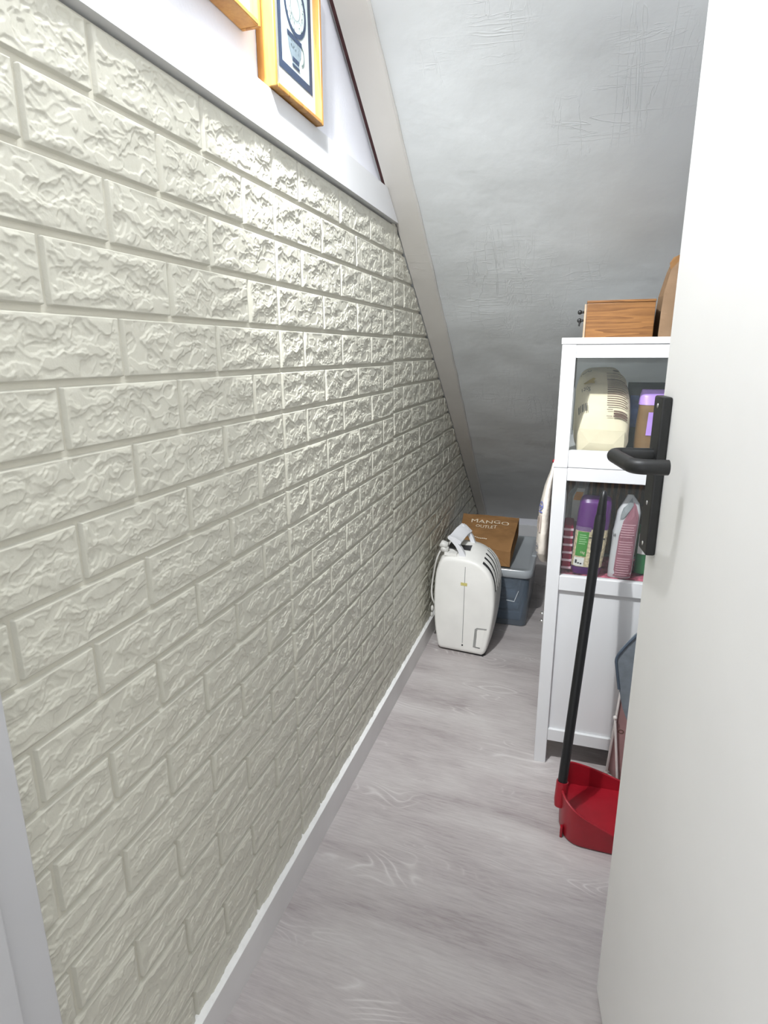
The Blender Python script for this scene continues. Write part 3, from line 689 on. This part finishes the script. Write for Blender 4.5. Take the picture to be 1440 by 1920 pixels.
bag('packet', gp, mat('green_film', (44, 120, 70), 0.35, 0.4, 0.04, 30), t, 0.0008, 30, 47)
V, F = rect_uv(-0.9, 0.645, 0.9, 0.70, 4, 3); flat('packet_label', V, F, front_of(gp, -0.003), mat('label_white', (228, 226, 220)), t)

# ------------------------------------------------------------------ on top of the cabinet
bx = thing('bamboo_box', 'bamboo box with small black knobs standing on the white cabinet', 'box', (0.62, 1.74, CT))
box('box_body', (0.541, 1.668, CT), (0.700, 1.83, 1.292), M_BAMBOO, bx, 0.0015)
v, f = join_vf(box_vf((0.5405, 1.6675, 1.2925), (0.7005, 1.831, 1.2985), 0.0012)); link('box_lid', v, f, M_BAMBOO, bx, True, angle=22)
box('box_front', (0.5355, 1.668, CT+0.001), (0.5405, 1.83, 1.290), mat('pale_box_front', (170, 150, 126), 0.5, 0.3, 0.05, 30), bx, 0.001)
for zz in (1.272, 1.252):
    v, f = join_vf(tube_vf([(0.5355, 1.690, zz), (0.528, 1.690, zz)], 0.003, 8), ball_vf((0.525, 1.690, zz), 0.0058)); link('knob', v, f, M_BLACK, bx, True, label='small black knob')
tube('hook', [(0.529, 1.690, 1.250), (0.526, 1.690, 1.246), (0.5245, 1.690, 1.238)], 0.0022, M_BLACK, bx, 8)
kb = thing('brown_paper_bag', 'brown paper bag with a crumpled open top on the cabinet beside the bamboo box', 'bag', (0.77, 1.72, CT))
V, F = [], []
prof = [(CT, 0.710, 0.835), (1.262, 0.711, 0.838), (1.31, 0.714, 0.842), (1.366, 0.726, 0.848), (1.392, 0.734, 0.850)]
rings = []
for k, (z, x0, x1) in enumerate(prof):
    yc, hy = 1.715, (0.065, 0.064, 0.058, 0.046, 0.040)[k]
    pts_ = [(x0, yc-hy), ((x0*2+x1)/3, yc-hy-0.004), ((x0+x1*2)/3, yc-hy+0.003), (x1, yc-hy), (x1-0.012, yc), (x1, yc+hy), ((x0+x1)/2, yc+hy), (x0, yc+hy), (x0+0.012+0.002*k, yc)]
    rings.append([Vector((x, y, z+(0.006*math.sin(i*2.3) if k == 4 else 0))) for i, (x, y) in enumerate(pts_)])
inner = [[p_+Vector((0.001, 0.001, 0)) if i < 4 else p_-Vector((0.001, 0.001, 0)) for i, p_ in enumerate(r)] for r in rings[::-1]]
loft('paper_body', rings, M_KRAFT2, kb, smooth=False, cap=False)
V = [Vector((0.7345, 1.672, 1.352)), Vector((0.724, 1.668, 1.366)), Vector((0.721, 1.666, 1.378)), Vector((0.728, 1.668, 1.390)), Vector((0.745, 1.671, 1.398)), Vector((0.765, 1.672, 1.36))]
link('folded_rim', V+[p_+Vector((0, 0.004, 0)) for p_ in V], ring_faces(2, 6), M_KRAFT, kb)

# ------------------------------------------------------------------ plastic bag hanging from the cabinet front
M_PBAG = mat('white_plastic_bag', (214, 206, 196), 0.38, 0.4, 0.05, 18, (38, 0.7, 0.006))
hb = thing('carrier_bag', 'white plastic bag with blue print hanging from the front of the white cabinet', 'bag', (0.475, 1.76, 0.86))
hs = [(0.578, 0.477, 1.76, 0.012, 0.03), (0.588, 0.474, 1.76, 0.014, 0.055), (0.62, 0.4685, 1.76, 0.019, 0.085), (0.68, 0.470, 1.76, 0.0185, 0.088), (0.74, 0.4710, 1.76, 0.0180, 0.08), (0.80, 0.4755, 1.76, 0.0130, 0.06), (0.84, 0.4820, 1.76, 0.007, 0.03), (0.87, 0.4850, 1.76, 0.0035, 0.014)]
bag('bag_body', hs, M_PBAG, hb, 0.0022, 26, 51, 2.4)
fh = front_of(hs, -0.002)
v, f = ball_vf((0.4845, 1.752, 0.875), 0.0055, 0.8, 1, 1); link('bag_tie', v, f, M_RED, hb, True, label='small red tie')
def side_of(u, z):
    for a, b in zip(hs, hs[1:]):
        if a[0] <= z <= b[0]:
            t_ = (z-a[0])/(b[0]-a[0]); q_ = [lerp(x, y, t_) for x, y in zip(a, b)]; break
    ang = math.pi+u*1.35; c, s_ = math.cos(ang), math.sin(ang); p = 2.4
    return Vector((q_[1]+(q_[3]+0.0035)*math.copysign(abs(c)**(2/p), c), q_[2]+(q_[4]+0.003)*math.copysign(abs(s_)**(2/p), s_), z))
def oval_uv(cu, cv, ru, rv, th, n=24):
    V, F = [], []
    for i in range(n+1):
        a = 2*math.pi*i/n; V += [(cu+ru*math.cos(a), cv+rv*math.sin(a)), (cu+ru*(1-th)*math.cos(a), cv+rv*(1-th)*math.sin(a))]
    for i in range(n): F.append([2*i, 2*i+1, 2*i+3, 2*i+2])
    return V, F
V, F = join_vf(oval_uv(0.72, 0.757, 0.24, 0.012, 0.3), rect_uv(0.48, 0.7535, 0.98, 0.7575, 8), rect_uv(0.56, 0.739, 0.98, 0.743, 8)); flat('bag_logo', V, F, side_of, M_BLUEINK, hb)
V, F = join_vf(oval_uv(0.70, 0.640, 0.18, 0.010, 0.22), rect_uv(0.60, 0.637, 0.80, 0.643, 4), rect_uv(0.52, 0.621, 0.90, 0.6245, 6)); flat('bag_mark', V, F, side_of, mat('print_grey_ink', (120, 120, 128), 0.6, 0.3, 0.05, 40), hb)
V, F = join_vf(rect_uv(0.46, 0.690, 0.64, 0.726, 4, 3), rect_uv(0.74, 0.684, 0.96, 0.733, 5, 3)); flat('bag_panels', V, F, side_of, mat('print_taupe', (178, 164, 156), 0.6, 0.3, 0.04, 40), hb)

# ------------------------------------------------------------------ dehumidifier
dh = thing('dehumidifier', 'offwhite portable dehumidifier with a raised carry handle on the floor by the brick wall', 'appliance', (0.165, 2.31, 0))
near = [(0.072, 0.004), (0.061, 0.014), (0.053, 0.055), (0.047, 0.095), (0.042, 0.150), (0.040, 0.210), (0.041, 0.270), (0.045, 0.323), (0.053, 0.359), (0.066, 0.388), (0.080, 0.400), (0.096, 0.405), (0.130, 0.407), (0.167, 0.406), (0.195, 0.402), (0.221, 0.393), (0.243, 0.379), (0.260, 0.362), (0.273, 0.340), (0.282, 0.312), (0.287, 0.277), (0.289, 0.235), (0.287, 0.185), (0.281, 0.130), (0.273, 0.080), (0.264, 0.035), (0.257, 0.014), (0.246, 0.004)]
def densify(P, k=2):
    P3 = [Vector((a, b, 0)) for a, b in P]; out = catmull(P3, k); return [(q_.x, q_.y) for q_ in out]
near = densify(near, 2)
secs = [(2.184, 0.90, 0), (2.186, 0.945, 0), (2.191, 0.972, 0), (2.200, 0.990, 0), (2.220, 1.0, 0.004), (2.260, 1.012, 0.014), (2.310, 1.018, 0.022), (2.360, 1.012, 0.016), (2.400, 0.985, 0.004), (2.418, 0.93, 0), (2.424, 0.86, 0)]
ccx, ccz = 0.165, 0.20
def dsec(y):
    for a, b in zip(secs, secs[1:]):
        if a[0] <= y <= b[0]:
            t_ = (y-a[0])/(b[0]-a[0]); return lerp(a[1], b[1], t_), lerp(a[2], b[2], t_)
    return secs[-1][1:]
def dpt(x, z, y, out=0.0):
    s, r = dsec(y); dx, dz_ = x-ccx, z-ccz; l = math.hypot(dx, dz_)+1e-6
    zz = ccz+dz_*s+dz_/l*out+(r*max(0, dz_)/0.2)
    return Vector((ccx+dx*s+dx/l*out, y-0.1*(x-ccx), max(0.0045, zz)))
R = [[dpt(x, z, y) for x, z in near] for y, _, _ in secs]
loft('housing', R, M_DEH, dh, angle=45)
base = [(0.074, 2.206), (0.250, 2.195), (0.256, 2.215), (0.256, 2.40), (0.072, 2.41), (0.066, 2.23)]
V, F = prism_vf(base, 0.0, 0.0055, lambda u, v_, t_: Vector((u, v_-0.1*(u-ccx), t_))); link('shadow_foot', V, F, M_DARK, dh)  # dark slab standing in for the shadow line under the housing
# seam between the two shells, on the side face
def dface(x, z, out=0.0):
    return Vector((x, 2.184-0.1*(x-ccx)/0.9-out-0.0003, z))
V, F = prism_vf([(0.1655, 0.05), (0.1670, 0.05), (0.1690, 0.372), (0.1675, 0.372)], -0.0002, 0.0006, lambda u, v_, t_: dface(u, v_, t_)); link('shell_seam', V, F, M_SLOT, dh)
V, F = prism_vf([(0.152, 0.294), (0.178, 0.294), (0.178, 0.306), (0.152, 0.306)], -0.0002, 0.0007, lambda u, v_, t_: dface(u, v_, t_)); link('tape_remnant', V, F, mat('yellowed_tape', (186, 176, 110), 0.6, 0.3, 0.2, 90), dh)
for x, z in ((0.166, 0.040), ):
    v, f = ball_vf(tuple(dface(x, z)), 0.0035); link('screw_hole', v, f, M_DARK, dh, True)
# tank: L-shaped groove, its recess shade coloured in as a flat grey strip
g1 = [(0.215, 0.036), (0.2185, 0.033), (0.2215, 0.122), (0.262, 0.128), (0.262, 0.1305), (0.218, 0.1245), (0.213, 0.118)]
M_GROOVE = mat('groove_shade_grey', (150, 150, 147), 0.6, 0.2, 0.03, 30)
V, F = prism_vf([(0.2095, 0.040), (0.2225, 0.038), (0.2235, 0.112), (0.2280, 0.1175), (0.262, 0.1225), (0.262, 0.1275), (0.2225, 0.1255), (0.2145, 0.118)], -0.0002, 0.0006, lambda u, v_, t_: dface(u, v_, t_)); link('tank_groove_shade', V, F, M_GROOVE, dh)
V, F = prism_vf([(0.2205, 0.046), (0.2245, 0.043), (0.245, 0.043), (0.253, 0.122), (0.2255, 0.119)], -0.0002, 0.0010, lambda u, v_, t_: dface(u, v_, t_)); link('water_tank', V, F, M_DEH, dh)
V, F = prism_vf([(0.222, 0.040), (0.238, 0.039), (0.238, 0.042), (0.222, 0.043)], 0.0, 0.0012, lambda u, v_, t_: dface(u, v_, t_)); link('tank_catch', V, F, M_SLOT, dh)
# vents: dark slots with proud slats following the upper right curve
up_right = [p_ for p_ in near if p_[0] > 0.205 and p_[1] > 0.27]
for i in range(6):
    y = 2.206+0.032*i
    for nm, y0, y1, o_, m_ in (('vent_slot', y, y+0.015, 0.0008, M_DARK), ('vent_slat', y+0.015, y+0.032, 0.0024, M_DEH)):
        pl = [q_ for q_ in up_right if q_[1] < 0.392]
        rr = [[dpt(x, z, yy, o_) for yy in (y0, y1)]+[dpt(x, z, yy, -0.003) for yy in (y1, y0)] for x, z in pl]
        loft(nm, rr, m_, dh, smooth=False)
# control recess and carry handle
V, F = prism_vf([(0.086, 2.250), (0.176, 2.243), (0.176, 2.325), (0.086, 2.330)], 0.0, 0.0065, lambda u, v_, t_: Vector((u, v_, 0.4215+t_))); link('control_panel', V, F, M_DARK, dh)
V, F = prism_vf([(0.080, 2.205), (0.130, 2.200), (0.130, 2.232), (0.080, 2.236)], 0.0, 0.012, lambda u, v_, t_: Vector((u, v_, 0.404+t_))); link('top_cover', V, F, M_DEH, dh)
# handle: a bent loop, thick strap in x-z swept in y, leaning left
def hstrap(y0, y1, pts_, name):
    V, F = prism_vf(pts_, y0, y1, lambda u, v_, t_: Vector((u, t_, v_))); return V, F
arm = [(0.167, 0.400), (0.142, 0.398), (0.134, 0.425), (0.122, 0.446), (0.106, 0.463), (0.094, 0.472), (0.091, 0.480), (0.098, 0.484), (0.112, 0.474), (0.128, 0.462), (0.146, 0.440), (0.157, 0.422)]
A, B_ = hstrap(2.206, 2.226, arm, 'a'); link('handle_arm', A, B_, M_DEH2, dh)
def hsec(y, P): return [Vector((x, y, z)) for x, z in P]
g0 = [(0.091, 0.473), (0.098, 0.485), (0.122, 0.480), (0.146, 0.464), (0.141, 0.452), (0.118, 0.464)]
g1_ = [(0.104, 0.483), (0.110, 0.497), (0.132, 0.493), (0.156, 0.474), (0.150, 0.462), (0.128, 0.474)]
g2 = [(0.116, 0.487), (0.121, 0.503), (0.140, 0.498), (0.166, 0.474), (0.158, 0.464), (0.136, 0.476)]
loft('handle_grip', [hsec(2.207, g0), hsec(2.24, [(x+0.002, z) for x, z in g0]), hsec(2.285, g1_), hsec(2.325, g2), hsec(2.338, g2)], M_DEH2, dh, angle=35)
far_ = [(0.121, 0.496), (0.132, 0.503), (0.152, 0.486), (0.172, 0.455), (0.186, 0.420), (0.168, 0.420), (0.158, 0.446), (0.144, 0.470)]
V, F = prism_vf(far_, 2.318, 2.337, lambda u, v_, t_: Vector((u, t_, v_))); link('handle_arm', V, F, M_DEH2, dh)
# mains plug tucked under the handle, with its lead looping down the wall side
M_PLUG = mat('white_plug', (206, 205, 200), 0.35, 0.4, 0.03, 30)
v, f = join_vf(tube_vf([(0.090, 2.222, 0.440), (0.066, 2.224, 0.444), (0.060, 2.224, 0.447)], [0.014, 0.016, 0.013], 14), tube_vf([(0.092, 2.222, 0.422), (0.072, 2.222, 0.426), (0.064, 2.222, 0.430)], [0.013, 0.015, 0.011], 14)); link('mains_plug', v, f, M_PLUG, dh, True)
tube('mains_lead', catmull([Vector(q_) for q_ in ((0.066, 2.222, 0.424), (0.056, 2.22, 0.405), (0.044, 2.222, 0.37), (0.032, 2.235, 0.31), (0.026, 2.24, 0.27), (0.025, 2.235, 0.235), (0.030, 2.23, 0.205), (0.037, 2.235, 0.185))]), 0.0038, M_PLUG, dh, 8)
v, f = join_vf(ball_vf((0.031, 2.225, 0.165), 0.008, 0.8, 1, 1.6), ball_vf((0.029, 2.23, 0.135), 0.007, 0.8, 1, 1.6)); link('lead_clip', v, f, M_PLUG, dh, True)

# ------------------------------------------------------------------ storage bin with lid, and the paper bag on it
M_BIN = clear('blue_grey_clear_plastic', (128, 142, 156), 0.46, 0.16, 0.10); M_LID = clear('frosted_clear_lid', (188, 194, 198), 0.74, 0.2, 0.10)
bn = thing('storage_bin', 'blue grey translucent plastic storage bin with a clear lid behind the dehumidifier', 'box', (0.24, 2.78, 0))
def rrect(x0, x1, y0, y1, r, n=5):
    out = []
    for cx, cy, a0 in ((x1-r, y1-r, 0), (x0+r, y1-r, 90), (x0+r, y0+r, 180), (x1-r, y0+r, 270)):
        for k in range(n+1):
            a = math.radians(a0+90*k/n); out.append((cx+r*math.cos(a), cy+r*math.sin(a)))
    return out
def brings(specs): return [[Vector((x, y, z)) for x, y in rrect(*s[:4], s[4])] for s in specs for z in (s[5],)]
X0, X1, Yn, Yf = 0.090, 0.388, 2.505, 3.00
sp = [(X0+0.008, X1-0.006, Yn+0.006, Yf-0.01, 0.02, 0.0015), (X0+0.004, X1, Yn, Yf-0.006, 0.025, 0.008), (X0-0.002, X1+0.004, Yn-0.004, Yf, 0.028, 0.12), (X0-0.006, X1+0.006, Yn-0.006, Yf+0.002, 0.03, 0.235)]
loft('bin_body', brings(sp), M_BIN, bn, angle=60)
tub = [(X0-0.010, X1+0.014, Yn-0.016, Yf+0.012, 0.034, 0.233), (X0-0.014, X1+0.018, Yn-0.020, Yf+0.016, 0.036, 0.240), (X0-0.014, X1+0.018, Yn-0.020, Yf+0.016, 0.036, 0.262), (X0-0.010, X1+0.014, Yn-0.016, Yf+0.012, 0.034, 0.268), (X0+0.004, X1, Yn-0.002, Yf-0.004, 0.03, 0.269), (X0+0.012, X1-0.008, Yn+0.008, Yf-0.012, 0.03, 0.263)]
loft('bin_lid', brings(tub), M_LID, bn, angle=40)
box('lid_clip', (0.385, 2.70, 0.262), (0.407, 2.76, 0.274), M_LID, bn, 0.003)
M_SHEET = mat('pale_folded_sheet', (150, 164, 178), 0.8, 0.2, 0.05, 30)
fo = thing('folded_fabric', 'folded blue grey fabric packed inside the translucent storage bin', 'fabric', (0.23, 2.75, 0.01))
for k in range(4):
    box('fabric_fold', (0.115+0.004*k, 2.535+0.005*k, 0.012+0.048*k), (0.365-0.012*k, 2.96, 0.056+0.048*k), mat('blue_grey_fabric', (86, 102, 122), 0.85, 0.1, 0.08, 25), fo, 0.014, seg=3)
V = [(0.300, 2.4985, 0.122), (0.335, 2.4985, 0.118), (0.352, 2.4985, 0.170), (0.349, 2.4985, 0.171), (0.333, 2.4985, 0.122), (0.300, 2.4985, 0.126)]
link('bin_mark', [(x, y-0.0005, z) for x, y, z in V]+[(x, y-0.0012, z) for x, y, z in V], ring_faces(2, 6), mat('scuff_white', (196, 202, 206), 0.6, 0.3, 0.05, 60), bn, label='pale moulded line')

kg = thing('paper_carrier_bag', 'brown paper carrier bag with white lettering lying on the bin lid', 'bag', (0.19, 2.66, 0.270))
zl = 0.2705
def K(u, v_, h):
    """u 0..1 across, v 0..1 from base to mouth, h 0..1 through the thickness"""
    x0 = lerp(0.072, 0.045, v_); x1 = lerp(0.306, 0.312, v_)
    y = lerp(2.520, 2.805, v_)-0.012*(u-0.5)
    zb = lerp(zl, zl+0.062, v_); zt = lerp(0.350, 0.418, v_)
    return Vector((lerp(x0, x1, u), y, lerp(zb, zt, h)))
NU, NV = 22, 22
def kz(u, v_): return (0.008*perlin(np.array([u*4.0]), np.array([v_*4.0+3]), 61)[0]+0.003*perlin(np.array([u*10.0]), np.array([v_*9.0]), 62)[0]-0.02*max(0, 0.16-v_)/0.16*abs(u-0.5)*1.0)
def KT(u, v_, out=0.0):
    p_ = K(u, v_, 1.0); p_.z += kz(u, v_)+out; return p_
V, F = [], []
for j in range(NV+1):
    for i in range(NU+1): V.append(KT(i/NU, j/NV))
nt = len(V)
for j in range(NV+1):
    for i in range(NU+1): V.append(K(i/NU, j/NV, 0))
for j in range(NV):
    for i in range(NU):
        a = j*(NU+1)+i; F.append([a, a+1, a+NU+2, a+NU+1]); F.append([nt+a, nt+a+NU+1, nt+a+NU+2, nt+a+1])
for idx, s in ((list(range(NU+1)), 0), ([NV*(NU+1)+i for i in range(NU+1)], 0)):
    for a, b in zip(idx, idx[1:]): F.append([a, b, nt+b, nt+a])
# gusseted sides: folded inwards along the middle
for e in (0, NU):
    idx = [j*(NU+1)+e for j in range(NV+1)]; mid = []
    for j, a in enumerate(idx):
        c = (V[a]+V[nt+a])/2; c.x += (0.018 if e == 0 else -0.018)*min(1, j/6); V.append(c); mid.append(len(V)-1)
    for k in range(NV): F += [[idx[k], idx[k+1], mid[k+1], mid[k]], [mid[k], mid[k+1], nt+idx[k+1], nt+idx[k]]]
link('paper_body', V, F, M_KRAFT, kg, True, angle=25)
V = [K(0.30, 0, h) for h in ()]
fl = [K(0.0, 0, 0.03), K(1.0, 0, 0.03), K(0.74, 0, 0.60), K(0.26, 0, 0.60)]
link('base_flap', [p_+Vector((0, -0.0035, 0)) for p_ in fl]+[p_+Vector((0, -0.0002, 0)) for p_ in fl], ring_faces(2, 4), M_KRAFT, kg)
kt = lambda u, v_: KT(u, v_, 0.0042)
textmap('MANGO', 0.16, 0.70, 0.185, 0.15, kt, 'bag_lettering', M_WHITEINK, kg)
textmap('OUTLET', 0.265, 0.555, 0.105, 0.12, kt, 'bag_lettering', M_WHITEINK, kg)
V, F = join_vf(*[rect_uv(0.26+0.034*i, 0.255-0.006*i, 0.285+0.034*i, 0.275-0.006*i, 1) for i in range(8)]); flat('bag_small_print', V, F, kt, M_WHITEINK, kg)

# ------------------------------------------------------------------ long handled dustpan
dp = thing('dustpan', 'red lobby dustpan with a long black handle standing in front of the cabinet', 'dustpan', (0.64, 1.40, 0))
out_l = [(0.80, 1.290), (0.70, 1.292), (0.640, 1.293), (0.608, 1.297), (0.588, 1.310), (0.575, 1.330), (0.567, 1.360), (0.566, 1.400), (0.568, 1.440), (0.578, 1.480), (0.595, 1.505), (0.640, 1.520), (0.70, 1.525), (0.80, 1.525)]
out_l = [(q_.x, q_.y) for q_ in catmull([Vector((a, b, 0)) for a, b in out_l], 4)]
def rim(x, y):
    t_ = min(1, max(0, (x-0.57)/0.23)); a = lerp(0.122, 0.020, t_**0.8)
    f_ = min(1, max(0, (y-1.30)/0.21)); return lerp(a, lerp(0.100, 0.022, t_**0.9), f_)
cxp, cyp = 0.68, 1.408
rings = []
def ins(x, y, k, z):
    d = Vector((cxp-x, cyp-y, 0)); l = d.length; d = d/l*min(k, l*0.9)
    if x > 0.72: d = Vector((0, math.copysign(k, cyp-y), 0))
    return Vector((x+d.x, y+d.y, z))
n_o = len(out_l)
R = [[ins(x, y, 0.018, 0.0006) for x, y in out_l], [ins(x, y, 0.006, 0.004) for x, y in out_l], [ins(x, y, 0.004, 0.012) for x, y in out_l], [ins(x, y, 0.0, rim(x, y)) for x, y in out_l], [ins(x, y, 0.003, rim(x, y)+0.0012) for x, y in out_l], [ins(x, y, 0.006, rim(x, y)-0.001) for x, y in out_l], [ins(x, y, 0.009, 0.016+0.02*max(0, (0.62-x)/0.06)) for x, y in out_l], [ins(x, y, 0.05, 0.013+0.012*max(0, (0.66-x)/0.1)) for x, y in out_l]]
V = [p_ for r in R for p_ in r]; F = ring_faces(len(R), n_o, closed=False, cap=False)
F.append([n_o*7+i for i in range(n_o)]); F.append(list(range(n_o))[::-1])
link('pan', V, F, M_RED, dp, True, angle=40)
# socket rising from the closed end, with the pole in it
bq, tq = Vector((0.571, 1.360, 0.128)), Vector((0.612, 1.470, 0.857))
ax = (tq-bq).normalized()
tube('socket', [bq-ax*0.062, bq-ax*0.045, bq-ax*0.008, bq+ax*0.004], [0.0120, 0.0142, 0.0146, 0.0146], M_RED, dp, 16)
box('foot_tab', (0.574, 1.318, 0.001), (0.580, 1.330, 0.03), M_RED, dp, 0.001)
tube('pole', [bq-ax*0.03, bq+ax*0.60], 0.0118, M_BLKPL, dp, 18)
tube('grip_sleeve', [bq+ax*0.595, bq+ax*0.60, bq+ax*0.672, bq+ax*0.682], [0.0124, 0.0130, 0.0130, 0.0112], M_BLKPL, dp, 18)
tube('hang_cap', [bq+ax*0.680, bq+ax*0.700, bq+ax*0.722, bq+ax*0.735, bq+ax*0.740], [0.0108, 0.0104, 0.0082, 0.0066, 0.003], M_BLKPL, dp, 16)

# ------------------------------------------------------------------ folded things behind the door
M_GB = mat('grey_blue_plastic', (108, 115, 121), 0.5, 0.3, 0.08, 40, (120, 0.1, 0.001))
gb = thing('grey_board', 'grey blue padded board with rounded corners leaning behind the open door', 'board', (0.77, 1.53, 0.22))
poly = [(0.726, 0.225), (0.709, 0.266), (0.6955, 0.319), (0.684, 0.383), (0.682, 0.396), (0.6835, 0.408), (0.691, 0.424), (0.722, 0.470), (0.790, 0.548), (0.82, 0.56), (0.85, 0.53), (0.85, 0.26), (0.80, 0.22)]
V, F = prism_vf(poly, 1.522, 1.536, lambda u, v_, t_: Vector((u, t_+0.05*(v_-0.24), v_))); link('board_face', V, F, M_GB, gb)
rp = [Vector((a, 1.5205+0.05*(b-0.24), b)) for a, b in poly[2:10]]
tube('board_piping', catmull(rp, 3), 0.0035, mat('dark_slate_piping', (70, 80, 92), 0.5, 0.3, 0.05, 40), gb, 8)
rk = thing('folding_carrier', 'folded carrier with a dusty pink panel and white rods behind the dustpan', 'carrier', (0.74, 1.568, 0))
M_ROD = mat('offwhite_rod', (206, 200, 196), 0.35, 0.4, 0.03, 30)
poly = [(0.6935, 0.040), (0.705, 0.262), (0.708, 0.330), (0.80, 0.34), (0.80, 0.006), (0.720, 0.006)]
def tilt(u, v_, t_): return Vector((u, t_+0.03*v_, v_))
V, F = prism_vf(poly, 1.566, 1.571, tilt); link('panel', V, F, mat('dusty_pink_panel', (150, 118, 116), 0.5, 0.3, 0.06, 14), rk)
V, F = oval_uv(0.717, 0.165, 0.008, 0.0065, 0.4, 14); flat('panel_mark', V, F, lambda u, v_: tilt(u, v_, 1.565), M_BROWNINK, rk)
for a, b in (((0.689, 1.557, 0.036), (0.7055, 1.570, 0.29)), ((0.697, 1.556, 0.212), (0.721, 1.548, 0.004)), ((0.689, 1.557, 0.036), (0.7195, 1.549, 0.022)), ((0.689, 1.557, 0.036), (0.6895, 1.557, 0.001))):
    tube('rod', [a, b], 0.0034, M_ROD, rk, 8)
for c in ((0.697, 1.556, 0.214), (0.689, 1.557, 0.037), (0.7195, 1.549, 0.020)):
    v, f = ball_vf(c, 0.0058); link('joint', v, f, M_ROD, rk, True)
